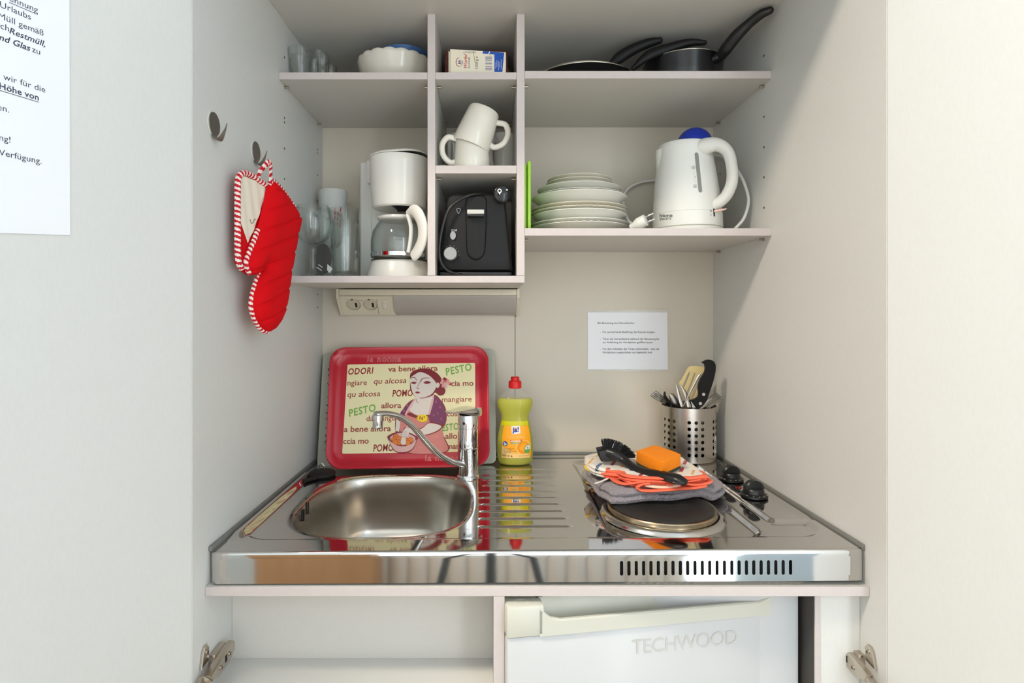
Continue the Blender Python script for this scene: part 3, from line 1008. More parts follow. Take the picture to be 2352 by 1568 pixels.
fy = lambda x, z, k=0: (x, yw(ds) - .0003 - .0001 * k, z)
def pol(m, pts, mi, k=0):
    m.flat([q(*p) for p in pts], k, mi, fn=lambda a, b_, z: fy(a, b_, z))
m = MB()
pol(m, [(1305, 225), (1935, 275), (1880, 850), (1640, 850), (1640, 330), (1280, 300)], 0)
pol(m, [(1490, 235), (1515, 238), (1480, 322), (1450, 318)], 1, 1)
for k in range(16):
    y0_ = 385 + k * 27; 
    if k in (5, 10): continue
    pol(m, [(1368, y0_), (1568, y0_ + 3), (1568, y0_ + (18 if k % 3 else 10)), (1368, y0_ + (15 if k % 3 else 8))], 2, 1)
arc = [(585 + 100 * math.cos(t), 560 + 132 * math.sin(t)) for t in [PI * .62 + PI * .9 * k / 16 for k in range(17)]]
pol(m, ribbon([(585 + 95 * math.cos(t), 560 + 130 * math.sin(t)) for t in [PI * .38 + PI * 1.2 * k / 20 for k in range(21)]], [6 + 16 * math.sin(PI * k / 20) for k in range(21)]), 3, 1)
pol(m, [(548, 520), (620, 505), (625, 550), (548, 540)], 4, 1); pol(m, [(548, 575), (625, 565), (625, 612), (548, 600)], 4, 1)
pol(m, ribbon([(665, 500), (690, 560), (665, 620)], 12), 4, 1)
pol(m, ribbon([(1000, 235), (1030, 380), (1065, 570)], [18, 22, 34]), 5, 2)
pol(m, ribbon([(1490, 325), (1540, 400)], 14), 5, 2)
sc_ = .07653 * ds / FPX
vert = lambda zx, zy: frame((*fy(*q(zx, zy), 2),), (0, 0, 1), (-1, 0, 0))
put_text(m, 'Würfel', 150 * sc_, vert(822, 770), mi=3, shear=.3, bold=.008)
put_text(m, 'ZUCKER', 74 * sc_, vert(908, 745), mi=4, spacing=1.25, bold=.01)
put_text(m, '1000 g e', 118 * sc_, vert(1145, 775), mi=6, spacing=.95)
put_text(m, 'DIAMANT', 34 * sc_, vert(655, 690), mi=4, spacing=1.25)
put_text(m, 'L15D3430 09:45', 72 * sc_, frame((*fy(*q(695, 290), 2),), (1, 0, 0), (0, 0, 1)), mi=7, spacing=.8)
for zx, zy, t in ((1690, 745, 'Pfeifer & Langen'), (1725, 715, 'GmbH & Co. KG'), (1775, 805, 'Aachener Straße 1042 a'), (1815, 730, 'D-50858 Köln'), (1858, 775, 'www.diamant-zucker.de')):
    put_text(m, t, 33 * sc_, vert(zx, zy), mi=1, spacing=.9)
m.build('printed_label', [BLUEC, WPRINT, LILAC, REDI, NAVY, TAN, mat('dark grey print', rgb(80, 78, 84), .6), GREYI], sbb, smooth=0)
bc = thing('carton', 'dark red brown carton behind the sugar box on the top shelf', 'box', (X(1100, 1.345), yw(1.39), SU_T + .0003))
m = MB()
d2 = 1.308
xl2, xr2 = X(1022, d2), X(1167, d2)
hh = Zp(117, d2) - SU_T
ra = [(xl2, d2, 0), (xr2 + .007, d2, 0), (xr2 + .004, d2, hh * .55), (xr2, d2, hh * .62), (xr2 - .002, d2, hh), (xl2 + .002, d2, hh), (xl2, d2, hh * .6)]
m.rings([[(p[0], yw(p[1]), SU_T + .0003 + p[2]) for p in ra], [(p[0] - .004, yw(p[1] + .12), SU_T + .0003 + p[2]) for p in ra]], cap0=True, cap1=True)
m.build('carton_body', BROWN, bc, smooth=0)

# frying pans and saucepan
def handle(mb, pts, w, t, up=(0, 0, 1), n=14, sub=6, round_end=True):
    path = cat_rom(pts, sub)
    N = len(path)
    ws = [interp([(k / (len(w) - 1), v) for k, v in enumerate(w)], i / (N - 1)) for i in range(N)]
    ts = [interp([(k / (len(t) - 1), v) for k, v in enumerate(t)], i / (N - 1)) for i in range(N)]
    if round_end:
        t = (path[-1] - path[-2]).normalized(); r = min(ws[-1], ts[-1]); w0, t0 = ws[-1], ts[-1]; e = path[-1]
        for a in (.35, .7, 1.0, 1.25, 1.45):
            path.append(e + t * r * math.sin(a)); ws.append(w0 * math.cos(a)); ts.append(t0 * math.cos(a))
    mb.tube(path, ws, n, flat=ts, up=up)
px_, py_ = X(1348, 1.26) + .004, yw(1.338)
PANR = mat('pan rim metal', (.62, .58, .5, 1), .3, 1.0)
def pan(name, label, x, y, z, r, h, t=.003, group='frying pans on the top shelf'):
    o = thing(name, label, 'pan', (x, y, z), group=group)
    m = MB().lathe([(0, 0), (r * .74, 0), (r * .80, .004), (r * .985, h - .003), (r, h - .002)], 80)
    m.lathe([(r - t, h - .001), (r * .78 - t, .006), (r * .72, .003), (0, .003)], 80)
    b_ = m.build('pan_body', BLACK_COAT, o, smooth=50, local=True)
    MB().lathe([(r, h - .0024), (r + .0006, h - .001), (r, h), (r - t, h), (r - t, h - .0012)], 80).build('rim', PANR, b_, smooth=60, local=True)
    return o
p1 = pan('frying_pan', 'black frying pan whose handle shows a flat grey face, under the other pan', px_, py_, SR_T + .0003, .118, .042)
m = MB()
handle(m, [P(1452, 160, 1.252), P(1490, 128, 1.243), P(1545, 108, 1.235), P(1585, 98, 1.228), P(1618, 98, 1.222)], [.006, .0075, .0085, .0085, .006], [.004, .011, .0105, .0085, .005])
h1 = m.build('pan_handle', BLACK_SOFT, p1)
p2 = pan('frying_pan', 'black frying pan stacked in front of the shelf divider, handle pointing to the back corner', px_ - .002, py_ + .002, SR_T + .0088, .1115, .0385)
m = MB()
handle(m, [P(1396, 156, 1.275), P(1422, 133, 1.264), P(1455, 113, 1.256), P(1490, 99, 1.25), P(1515, 93, 1.246)], [.008, .0095, .0105, .0105, .007], [.006, .013, .012, .010, .007])
m.build('pan_handle', BLACK_SOFT, p2)
p3 = thing('saucepan', 'deep black saucepan on the top shelf with a long upright handle towards the side panel', 'pan', (X(1567, 1.297), yw(1.297), SR_T + .0003))
m = MB().lathe([(0, 0), (.074, 0), (.080, .004), (.0845, .03), (.0865, .0605), (.0872, .063)], 80)
m.lathe([(.0842, .063), (.082, .03), (.077, .006), (0, .004)], 80)
pb = m.build('pan_body', BLACK_COAT, p3, smooth=50, local=True)
MB().lathe([(.0872, .0628), (.0878, .0638), (.0868, .0645), (.0842, .0642), (.0842, .0628)], 80).build('rim', PANR, pb, smooth=60, local=True)
m = MB()
handle(m, [P(1634, 141, 1.232), P(1649, 133, 1.224), P(1660, 127, 1.218)], [.012, .0115, .010], [.010, .0105, .010])
m.build('handle_bracket', BLACK_COAT, pb)
m = MB()
handle(m, [P(1653, 132, 1.222), P(1668, 112, 1.205), P(1692, 82, 1.185), P(1722, 53, 1.165), P(1748, 33, 1.148), P(1768, 24, 1.138)], [.010, .0115, .0115, .0095, .0095, .0075], [.011, .014, .013, .010, .0095, .0075])
m.build('pan_handle', BLACK, p3)

# ---------------------------------------------------------------- mugs
MT = SM_T + .0004
def mug_mesh(r0=.0335, r1=.040, h=.084):
    return MB().lathe([(0, h - .004), (r0 * .8, h - .004), (r0 * .82, h - .001), (r0 * .92, h), (r0, h - .004), (r0 + (r1 - r0) * .25, h * .75), (r0 + (r1 - r0) * .75, h * .35), (r1, .002), (r1 - .001, 0), (r1 - .003, .0015), (r1 - .004, .006), (r0 + .001, h * .5), (r0 - .003, h - .010), (0, h - .009)], 56)
def mug(label, x, y, z, rot, ha, name='mug', mt=CERAMIC, r0=.0335, r1=.040, h=.084):
    o = thing(name, label, 'mug', (x, y, z), rot, group='cream mugs in the middle shelf')
    mug_mesh(r0, r1, h).build('mug_body', mt, o, smooth=45, local=True)
    c, s = math.cos(ha), math.sin(ha)
    pts = cat_rom([(r0 + .001, 0, h * .80), (r1 + .012, 0, h * .82), (r1 + .024, 0, h * .62), (r1 + .022, 0, h * .36), (r1 + .008, 0, h * .20), (r1 - .004, 0, h * .22)], 7)
    m = MB().tube([(p.x * c, p.x * s, p.z) for p in pts], .0062, 12, flat=.0048, up=(-s, c, 0))
    m.build('handle', mt, o, smooth=60, local=True)
    return o
dm = 1.228
mug('upside-down cream mug standing on the middle shelf, second mug tilted on top of it', X(1083, dm), yw(dm), MT, (0, 0, 0), PI + .35)
mug('cream mug tipped over the upturned mug below it', X(1080.5, dm), yw(dm) - .002, MT + .0525, (0, math.radians(21), 0), -.12, r0=.034, r1=.0415)
mug('taller pale mug at the back of the middle shelf, behind the tipped mug', X(1157, 1.345), yw(1.345), MT, (0, 0, 0), PI + .9, mt=PORCELAIN, r0=.0245, r1=.0255, h=.116)
jr = thing('glass_jar', 'clear glass jug with a white handle behind the mugs', 'jug', (X(1042, 1.36), yw(1.36), MT))
m = MB().lathe([(0, 0), (.026, 0), (.028, .003), (.029, .09), (.031, .116), (.0295, .117), (.0272, .09), (.0262, .006), (0, .004)], 44)
m.build('glass_body', GLASS, jr, smooth=50, local=True)
m = MB().tube(cat_rom([(-.006, -.030, .088), (-.006, -.046, .090), (-.006, -.050, .06), (-.006, -.044, .02), (-.006, -.030, .018)], 6), .006, 10, flat=.005, up=(1, 0, 0))
m.build('handle', WHITE_SOFT, jr, smooth=60, local=True)
cp = thing('egg_cup', 'small white egg cup beside the divider on the middle shelf', 'cup', (X(1017, 1.255), yw(1.255), MT))
MB().lathe([(0, 0), (.008, 0), (.009, .001), (.0085, .010), (.0115, .018), (.0112, .02), (.009, .014), (0, .010)], 28).build('cup_body', PORCELAIN, cp, local=True)

# ---------------------------------------------------------------- toaster
TB_ = B_T + .0004
tx0, tx1, tf = X(1007, 1.2), X(1178, 1.2), yw(1.203)
to = thing('toaster', 'black toaster facing end on in the lowest cubby of the shelves', 'toaster', ((tx0 + tx1) / 2, yw(1.30), TB_))
Ht = Zp(447, 1.215) - TB_
rs = []
for y, s in ((tf + .004, .965), (tf, .93), (tf + .0015, .955), (tf + .012, 1.0), (yw(1.42), 1.0), (yw(1.435), .96)):
    pass
def toast_ring(y, ins):
    w0, w1 = (tx1 - tx0) / 2 - ins, (tx1 - tx0) / 2 - .0145 - ins
    cx_ = (tx0 + tx1) / 2
    out = []
    zt = Ht - ins
    z0 = .012 + ins * .6
    # tapered outline with rounded top corners
    r = .02
    for k in range(7):
        t = PI / 2 * k / 6
        out.append((cx_ + w1 - r + r * math.cos(t), zt - r + r * math.sin(t)))
    for k in range(7):
        t = PI / 2 + PI / 2 * k / 6
        out.append((cx_ - w1 + r + r * math.cos(t), zt - r + r * math.sin(t)))
    for k in range(1, 6):
        out.append((cx_ - w1 + (w1 - w0) * k / 5, zt - r + (z0 - zt + r) * k / 5))
    for k in range(0, 5):
        out.append((cx_ + w0 + (w1 - w0) * k / 5, z0 + (zt - r - z0) * k / 5))
    return [(x, y, TB_ + z) for x, z in out]
m = MB().rings([toast_ring(tf, .006), toast_ring(tf + .0012, .003), toast_ring(tf + .005, .0005), toast_ring(tf + .010, 0), toast_ring(yw(1.40), 0), toast_ring(yw(1.41), .004)], cap0=True, cap1=True)
tbody = m.build('body', BLACK_SOFT, to, smooth=40)
m = MB().box((tx0 + .002, tf + .002, TB_), (tx1 - .002, yw(1.41), TB_ + .0105), bev=.003)
m.build('base_plate', BLACK, to)
# raised oval lever panel with its slot
dt = 1.203
oc = [(X(p[0], dt), Zp(p[1], dt)) for p in [(1070, 480), (1071, 458), (1077, 451), (1094, 449), (1111, 451), (1117, 458), (1117, 480), (1116, 540), (1113, 578), (1106, 591), (1094, 597), (1081, 592), (1073, 579), (1071, 540)]]
oc = [(p.x, p.y) for p in cat_rom([(a, b_, 0) for a, b_ in oc], 4, closed=True)]
ocx = sum(p[0] for p in oc) / len(oc); ocz = sum(p[1] for p in oc) / len(oc)
def ocr(s, y):
    return [(ocx + (p[0] - ocx) * s, y, ocz + (p[1] - ocz) * (1 - (1 - s) * .6)) for p in oc]
m = MB().rings([ocr(1.03, tf + .0006), ocr(1.0, tf - .0018), ocr(.93, tf - .0035), ocr(.88, tf - .0036)], cap1=True)
m.build('lever_panel', BLACK_SOFT, tbody, smooth=50)
m = MB(); sl = [(X(p[0], dt - .004), Zp(p[1], dt - .004)) for p in rrect(1091, 458, 1095, 568, 1.9)]
m.flat(sl, 0, fn=lambda a, b_, z: (a, tf - .0039, b_)); m.build('lever_slot', BLACKHOLE, tbody, smooth=0)
m = MB().box((X(1073, 1.19), tf - .017, Zp(491, 1.187)), (X(1112, 1.19), tf - .003, Zp(481, 1.187)), 1, bev=.0012)
m.box((X(1073.5, 1.19), tf - .0165, Zp(497, 1.187)), (X(1111.5, 1.19), tf - .003, Zp(491.2, 1.187)), 0, bev=.001)
m.build('lever', [BLACK, mat('silver grey plastic', rgb(196, 196, 192), .35)], to)
SILV = MATS['silver grey plastic']
m = MB().lathe([(0, .0115), (.0125, .0112), (.0138, .0095), (.0142, .001), (.0142, 0)], 40, M=align_z((X(1035, dt), tf, Zp(583, dt)), (X(1035, dt), tf - 1, Zp(583, dt))))
m.build('browning_knob', mat('brushed silver plastic', rgb(150, 151, 150), .4, .3), to, smooth=40)
m = MB(); ov = circ(X(1040.5, dt), Zp(541, dt), .0058, 24, .0088)
m.prism([(p[0], -p[1]) for p in ov], 0, .0035, M=Matrix.Translation((0, tf + .0003, 0)) @ Matrix.Rotation(PI / 2, 4, 'X') @ Matrix.Scale(-1, 4, (0, 1, 0)))
m.build('stop_button', MATS['brushed silver plastic'], to)
m = MB()
put_text(m, 'STOP', .0052, frame((X(1036, dt), tf - .0004, Zp(531, dt)), (1, 0, 0), (0, 0, 1)))
tw = .0006
ic = [(1049, 481), (1050, 479), (1056, 479), (1058, 481), (1056.5, 483), (1056.5, 487), (1050, 487), (1050, 483), (1049, 481)]
m.flat(ribbon([(X(a, dt), Zp(b_, dt)) for a, b_ in ic], tw), 0, fn=lambda a, b_, z: (a, tf - .0004, b_))
m.flat(ribbon([(X(a, dt), Zp(b_, dt)) for a, b_ in [(1051, 489), (1053, 491), (1055, 489)]], tw), 0, fn=lambda a, b_, z: (a, tf - .0004, b_))
for k in range(6):
    a = -1.1 + 2.2 * k / 5
    m.flat(circ(X(1035, dt) + .0175 * math.sin(a + .6), Zp(583, dt) + .0175 * math.cos(a + .6), .0005, 8), 0, fn=lambda x_, z_, z: (x_, tf - .0004, z_))
m.build('printed_marks', MARK, tbody, smooth=0)
cpts = [P(1146, 452, 1.225), P(1120, 447, 1.215), P(1090, 446, 1.198), P(1060, 456, 1.19), P(1033, 478, 1.186), P(1019, 512, 1.186), P(1010, 560, 1.188), P(1010, 590, 1.189), P(1018, 611, 1.191), P(1034, 624, 1.193), P(1060, 631, 1.199)]
m = MB().tube(cat_rom(cpts, 7), .0032, 10); m.build('power_cord', BLACK, to, smooth=60)
pc = P(1153, 446, 1.195)
Mp = align_z(pc + Vector((-.004, .03, .002)), pc)
m = MB().lathe([(0, 0), (.010, 0), (.0115, .010), (.0165, .016), (.0175, .024), (.0172, .034), (.0155, .0352), (0, .0352)], 32, M=Mp)
pl = m.build('plug', mat('translucent black plastic', rgb(24, 24, 25), .18), to, smooth=40)
for sgn in (-1, 1):
    m = MB().lathe([(0, .0352), (.0022, .0352), (.0022, .0525), (.0015, .054), (0, .054)], 14, M=Mp @ Matrix.Rotation(.5, 4, 'Z') @ Matrix.Translation((.0085 * sgn, .002, 0)))
    m.build('pin', CHROME, pl)
m = MB().lathe([(.0045, .0353), (.0045, .0362), (.0026, .0362), (.0026, .0353)], 16, M=Mp @ Matrix.Translation((-.006, .006, 0))); m.build('earth_contact', PANR, pl)

# ---------------------------------------------------------------- coffee maker
cx_, cd = -.2035, 1.292
cm = thing('coffee_maker', 'white filter coffee maker with a glass jug between glasses and divider', 'coffee maker', (cx_, yw(cd), TB_))
C = (cx_, yw(cd), TB_)
m = MB().lathe([(0, 0), (.0725, 0), (.074, .002), (.072, .010), (.064, .034), (.062, .0385), (.060, .0395), (0, .0395)], 64, c=C, sy=.98)
m.build('base', WHITE, cm, smooth=40)
m = MB().lathe([(0, .0396), (.0605, .0396), (.062, .041), (.0615, .0425), (.055, .0425), (0, .041)], 64, c=C)
m.build('warming_plate', mat('dark brown plate', rgb(70, 62, 50), .3, .3), cm)
m = MB()
m.box((X(826, 1.385), yw(1.385), TB_), (X(826, 1.385) + .075, yw(1.455), Zp(371, 1.385)), bev=.006, seg=3)
m.box((X(826, 1.385) + .03, yw(1.375), TB_), (cx_ + .06, yw(1.45), TB_ + .26), bev=.004)
m.build('water_tank', WHITE_SOFT, cm)
m = MB().box((X(842, 1.36), yw(1.36), Zp(420, 1.36)), (X(842, 1.36) + .03, yw(1.40), Zp(368, 1.36)), bev=.002); m.build('tank_clip', WHITE_SOFT, cm)
m = MB().lathe([(0, .168), (.018, .166), (.046, .157), (.054, .155), (.0585, .158), (.060, .164), (.0635, .20), (.0655, .25), (.066, .2655), (.0655, .2665), (0, .267)], 72, c=C)
hd = m.build('filter_head', WHITE, cm, smooth=40)
m = MB().lathe([(.0645, .2672), (.0662, .2676), (.0668, .2690), (.064, .2725), (.052, .2765), (.03, .2798), (0, .281)], 72, c=C)
m.v = [v + Vector((0, 0, .0062 * sstep(-.01, .06, v.x - cx_))) for v in m.v]
m.lathe([(0, .2668), (.061, .2668), (.0635, .2690)], 72, c=C, mi=1)
m.build('head_lid', [WHITE, BLACK], cm, smooth=40)
m = MB().lathe([(0, .149), (.009, .149), (.011, .153), (.02, .160), (.024, .164), (0, .166)], 32, c=(C[0] + .006, C[1] - .006, C[2])); m.build('drip_valve', BLACK, cm)
jg = thing('coffee_jug', 'clear glass coffee jug with a white handle on the coffee maker plate', 'jug', (cx_, yw(cd) - .012, TB_ + .043))
J = (cx_, yw(cd) - .012, TB_ + .043)
m = MB().lathe([(0, .0), (.052, 0), (.056, .002), (.059, .010), (.0605, .020), (.0605, .040), (.057, .060), (.048, .076), (.041, .084), (.041, .086), (.0392, .086), (.0392, .083), (.046, .0745), (.055, .0595), (.0585, .040), (.0585, .020), (.057, .011), (.054, .0035), (0, .002)], 64, c=J)
m.build('glass_body', GLASS, jg, smooth=60)
m = MB().lathe([(.0600, .0035), (.0608, .004), (.0613, .012), (.0606, .0128), (.0600, .0120)], 64, c=J); m.build('metal_band', CHROME, jg)
m = MB().lathe([(.036, .083), (.0445, .0865), (.046, .089), (.045, .0925), (.03, .0955), (0, .096)], 56, c=J); m.lathe([(0, .0835), (.036, .083)], 56, c=J); m.build('jug_lid', WHITE, jg)
hp = [P(938, 489, 1.225), P(950, 482, 1.208), P(962, 494, 1.193), P(971, 520, 1.188), P(970, 550, 1.190), P(960, 575, 1.198), P(950, 588, 1.207)]
m = MB(); handle(m, hp, [.007, .012, .0145, .0155, .015, .0145, .0125], [.006, .007, .0065, .0065, .0065, .0065, .006], up=(-.75, -.66, 0))
m.build('handle', WHITE_SOFT, jg, smooth=60)
m = MB(); m.tube(cat_rom([P(936, 492, 1.222), P(944, 520, 1.219), P(943, 552, 1.219), P(938, 580, 1.218)], 5), .005, 10, flat=.004); m.build('handle_mount', WHITE_SOFT, jg, smooth=60)

# ---------------------------------------------------------------- glasses on the lower board
GB = 'glasses on the shelf above the wall lamp'
def wine(label, x, y, s=1.0):
    o = thing('wine_glass', label, 'glass', (x, y, TB_), group=GB)
    m = MB().lathe([(r * s, z * s) for r, z in [(0, .0), (.030, 0), (.0315, .0012), (.028, .003), (.012, .006), (.0068, .012), (.0062, .020), (.0070, .052), (.0085, .058), (.0068, .062), (.010, .066), (.022, .072), (.033, .084), (.0395, .102), (.0405, .118), (.0375, .138), (.0335, .152), (.0328, .1528), (.0320, .152), (.0358, .138), (.0387, .118), (.0378, .103), (.0315, .086), (.02, .0755), (.008, .071), (0, .0705)]], 56)
    m.build('glass_body', GLASS, o, smooth=60, local=True)
wine('round wine glass in front, nearest the hanging oven glove', X(719, 1.215), yw(1.215), .98)
wine('second wine glass standing behind the round front one', X(752, 1.30), yw(1.30), .98)
tumbler('highball_glass', 'tall straight drinking glass at the shelf edge beside the coffee maker', X(795, 1.21), yw(1.21), TB_, .0235, .0275, .118, GB, base=.010)
tumbler('highball_glass', 'tall clear glass with a high rim behind the front drinking glass', X(791, 1.285), yw(1.285), TB_, .025, .0335, .155, GB, base=.012)
fg = tumbler('beer_glass', 'tall frosted beer glass with red lettering behind the clear glasses', X(765, 1.40), yw(1.40), TB_, .026, .0345, .220, GB, M=GLASS_FROST, base=.012)
fgx, fgy = X(765, 1.40), yw(1.40)
def on_glass(a0):                # lettering running up the glass, tops of the letters towards the other side
    def f(u, v, z):
        r = .026 + (.0345 - .026) * min(1, u / .22) + .0004
        a = a0 - v / r
        return (r * math.cos(a), r * math.sin(a), u)
    return f
m = MB(); put_text(m, 'EFEL', .0235, at=(.128, 0), fn=on_glass(-PI / 2 + .86), bold=.025, shear=.2, spacing=1.05)
m.build('red_lettering', mat('red glass print', rgb(176, 52, 34), .5), fg, smooth=0, local=True)
m = MB(); put_text(m, 'NE', .015, at=(.160, 0), fn=on_glass(-PI / 2 - .72))
m.build('grey_lettering', mat('grey glass print', rgb(90, 92, 90), .5), fg, smooth=0, local=True)
ds2 = thing('oval_tag', 'small dark oval disc with white bars behind the wine glass stems', 'tag', (X(742, 1.268), yw(1.268), TB_))
m = MB(); ovp = circ(X(742, 1.268), Zp(594, 1.268), .0185, 32, .0335)
Mo = Matrix.Translation((0, yw(1.268), 0)) @ FACE
m.prism([(p[0], p[1]) for p in ovp], -.0015, .0015, M=Mo)
db = m.build('disc', mat('dark grey disc', rgb(74, 74, 72), .35), ds2)
m = MB()
for pts in ([(731, 607), (741, 614)], [(727, 613), (739, 621)]):
    m.flat(ribbon([(X(a, 1.266), Zp(b_, 1.266)) for a, b_ in pts], .0018), .0019, M=Mo)
m.flat([(X(a, 1.266), Zp(b_, 1.266)) for a, b_ in [(752, 606), (764, 617), (757, 627), (751, 620)]], .0019, M=Mo)
m.build('white_marks', WPRINT, db, smooth=0)

# ---------------------------------------------------------------- green boards, plates
LIME = mat('lime green plastic', rgb(168, 222, 70), .35)
SLT = SL_T + .0004
for (xa, xb, h, dd, lab) in ((D2[1] + .0006, D2[1] + .0066, .1375, 1.20, 'lime green board leaning against the divider, the lower one with a squared top'),
                             (D2[1] + .0074, D2[1] + .0142, .1425, 1.192, 'lime green board standing next to the plate stack, slightly taller than its twin')):
    o = thing('chopping_board', lab, 'cutting board', ((xa + xb) / 2, yw(dd + .1), SLT), group='green boards by the plates')
    m = MB().box((xa, yw(dd), SLT), (xb, yw(dd + .20), SLT + h), bev=.0022, seg=3)
    m.build('board', LIME, o)
GREENP = mat('ivory porcelain', rgb(226, 220, 204), .2, coat=.2)
PCX, PCY = X(1330, 1.325), yw(1.325)
def plate(label, z, r, h, wave=0, mt=PORCELAIN, deep=False, rim=.7):
    o = thing('plate', label, 'plate', (PCX, PCY, SLT + z), group='stacked plates')
    if deep:
        prof = [(0, .001), (r * .45, .001), (r * .47, 0), (r * .5, .002), (r * .72, h * .35), (r * .92, h * .85), (r, h), (r - .001, h + .0018), (r * .9, h * .92 + .002), (r * .7, h * .42 + .003), (r * .45, .005), (0, .0045)]
    else:
        prof = [(0, .001), (r * .52, .001), (r * .54, 0), (r * .57, .0015), (r * .68, h * .45), (r * .98, h - .0008), (r, h), (r - .001, h + .0016), (r * .95, h + .0012), (r * .67, h * .5 + .003), (r * .56, .0045), (0, .004)]
    rip = None
    if wave:
        rip = lambda rr, zz, a, k: (rr * (1 + (.0028 * math.cos(wave * a + 9 * rr / r)) * sstep(.6, 1, rr / r)), zz + .00045 * math.cos(wave * a + 9 * rr / r) * sstep(.6, 1, rr / r))
    MB().lathe(prof, 192 if wave else 72, ripple=rip, sx=1).build('plate_body', mt, o, smooth=60, local=True)
PL = [('scalloped white plate at the very bottom of the plate stack', 0, .1115, .0205, 44, PORCELAIN, False),
      ('plain white plate second from the bottom of the stack', .0065, .1125, .0215, 0, PORCELAIN, False),
      ('deep white plate third from the bottom of the stack', .012, .107, .0365, 0, PORCELAIN, True),
      ('thin scalloped plate lying on the lower deep plate', .0365, .1085, .0185, 48, GREENP, False),
      ('plain cream plate under the upper deep plate', .0435, .109, .0195, 0, GREENP, False),
      ('deep white plate in the middle of the stack', .050, .1085, .0385, 0, PORCELAIN, True),
      ('scalloped plate peeking out above the upper deep plate', .0755, .099, .0185, 42, PORCELAIN, False),
      ('medium plain plate under the three small plates', .083, .0955, .0255, 0, PORCELAIN, False),
      ('lowest of the three small cream plates at the top of the stack', .0985, .0765, .0165, 0, GREENP, False),
      ('middle one of the three small cream plates', .1045, .0755, .0185, 0, GREENP, False),
      ('topmost small cream plate of the stack', .1115, .0725, .0195, 0, GREENP, False)]
for p in PL:
    plate(*p)

# ---------------------------------------------------------------- kettle
KX, KD = X(1579, 1.285), 1.285
KY = yw(KD)
ke = thing('electric_kettle', 'white electric kettle with a blue lid on the shelf by the side panel', 'kettle', (KX, KY, SLT))
KP = [(.0, .0735), (.013, .0743), (.0445, .0742), (.05, .0733), (.09, .0700), (.13, .0652), (.17, .0598), (.195, .0572), (.2, .0565)]
KSH = lambda z: -.034 * max(0, z - .012)
def on_kettle(px, py, off=.0004):
    d = KD - .07
    for _ in range(8):
        z = Zp(py, d) - SLT
        r = interp(KP, z) + off
        x = max(-r * .999, min(r * .999, X(px, d) - KX - KSH(z)))
        d = KD - math.sqrt(max(0, r * r - x * x))
    return Vector((X(px, d), yw(d), Zp(py, d)))
K = (KX, KY, SLT)
m = MB().lathe([(0, 0), (.0725, 0), (.0745, .002), (.0745, .0118), (.073, .0128), (0, .0128)], 72, c=K); m.build('power_base', WHITE_SOFT, ke)
m = MB().lathe([(0, .0132), (.072, .0132), (.0742, .0148), (.0742, .03), (.0741, .0445), (.0735, .0449), (.0741, .0453), (.0732, .05), (.0718, .07), (.0700, .09), (.0678, .11), (.0652, .13), (.0625, .15), (.0598, .17), (.0576, .1905), (.0570, .1909), (.0573, .1913), (.0566, .1975), (.0545, .2), (.050, .2005), (.045, .199), (0, .199)], 80, c=K)
m.v = [v + Vector((KSH(v.z - SLT), 0, 0)) for v in m.v]
kb = m.build('body', WHITE_SOFT, ke, smooth=40)
Lx = KX + .017
m = MB().lathe([(.0385, .198), (.0385, .202)] + [(.0385 * math.cos(t), .202 + .0385 * math.sin(t)) for t in [PI / 2 * k / 12 for k in range(1, 13)]], 56, c=(Lx, KY + .004, SLT)); m.build('lid', mat('blue lid plastic', rgb(22, 52, 168), .35), ke, smooth=50)
# spout
m = MB()
rs = []
for z, o_, w in ((.125, -.004, .006), (.140, -.001, .012), (.158, .003, .018), (.176, .006, .020), (.190, .0055, .020)):
    r = interp(KP, z)
    rs.append([(KX + KSH(z) + math.cos(a) * (r - .004) - (o_ + .004) * math.exp(-((a - PI) / .3) ** 2) - 0, KY + .0 + math.sin(a) * (r - .004), SLT + z) for a in [PI - .5 + 1.0 * k / 12 for k in range(13)]])
m.rings(rs, closed=False); m.build('spout', WHITE_SOFT, ke, smooth=60)
# handle
hp = [P(1590, 352, 1.262), P(1606, 343, 1.244), P(1624, 335, 1.230), P(1650, 333, 1.222), P(1672, 350, 1.22), P(1681, 385, 1.22), P(1681, 418, 1.222), P(1670, 446, 1.224), P(1654, 463, 1.226), P(1639, 471, 1.228)]
m = MB(); handle(m, hp, [.012, .0185, .0175, .0135, .0120, .0115, .0118, .012, .012, .0115], [.012, .0185, .0175, .0145, .0125, .012, .0125, .0125, .0115, .009], up=(0, -1, 0), n=20, sub=7)
m.build('handle', WHITE_SOFT, ke, smooth=60)
# water gauge, switch, lettering
m = MB()
for f in (0,):
    L_, R_ = [], []
    for t in [.048 * (1 - math.cos(PI / 2 * k / 8)) for k in range(9)] + [.1 + .8 * k / 12 for k in range(13)] + [1 - .048 * (1 - math.cos(PI / 2 * k / 8)) for k in range(8, -1, -1)]:
        py = 350 + 92 * t
        pxc = 1599.5 + 9.5 * t
        w = 4.4 * math.sqrt(max(0.0004, 1 - (max(0, abs(t - .5) - .452) / .048) ** 2))
        L_.append(on_kettle(pxc - w, py)); R_.append(on_kettle(pxc + w, py))
    m.rings([[a, b_] for a, b_ in zip(L_, R_)], closed=False)
m.build('water_gauge', mat('grey gauge window', rgb(138, 140, 136), .15), kb, smooth=60)
m = MB()
kt = lambda px0, py0, s: (lambda u, v, z: on_kettle(px0 + u * s, py0 - v * s - u * .07 * s))
put_text(m, 'h', 13, fn=kt(1514.5, 499.5, 1), bold=.004)
put_text(m, 'me', 13, fn=kt(1528.5, 499.5, 1), bold=.004)
put_text(m, 'electric', 8.4, fn=kt(1514.5, 505.5, 1), spacing=1.08, bold=.004)
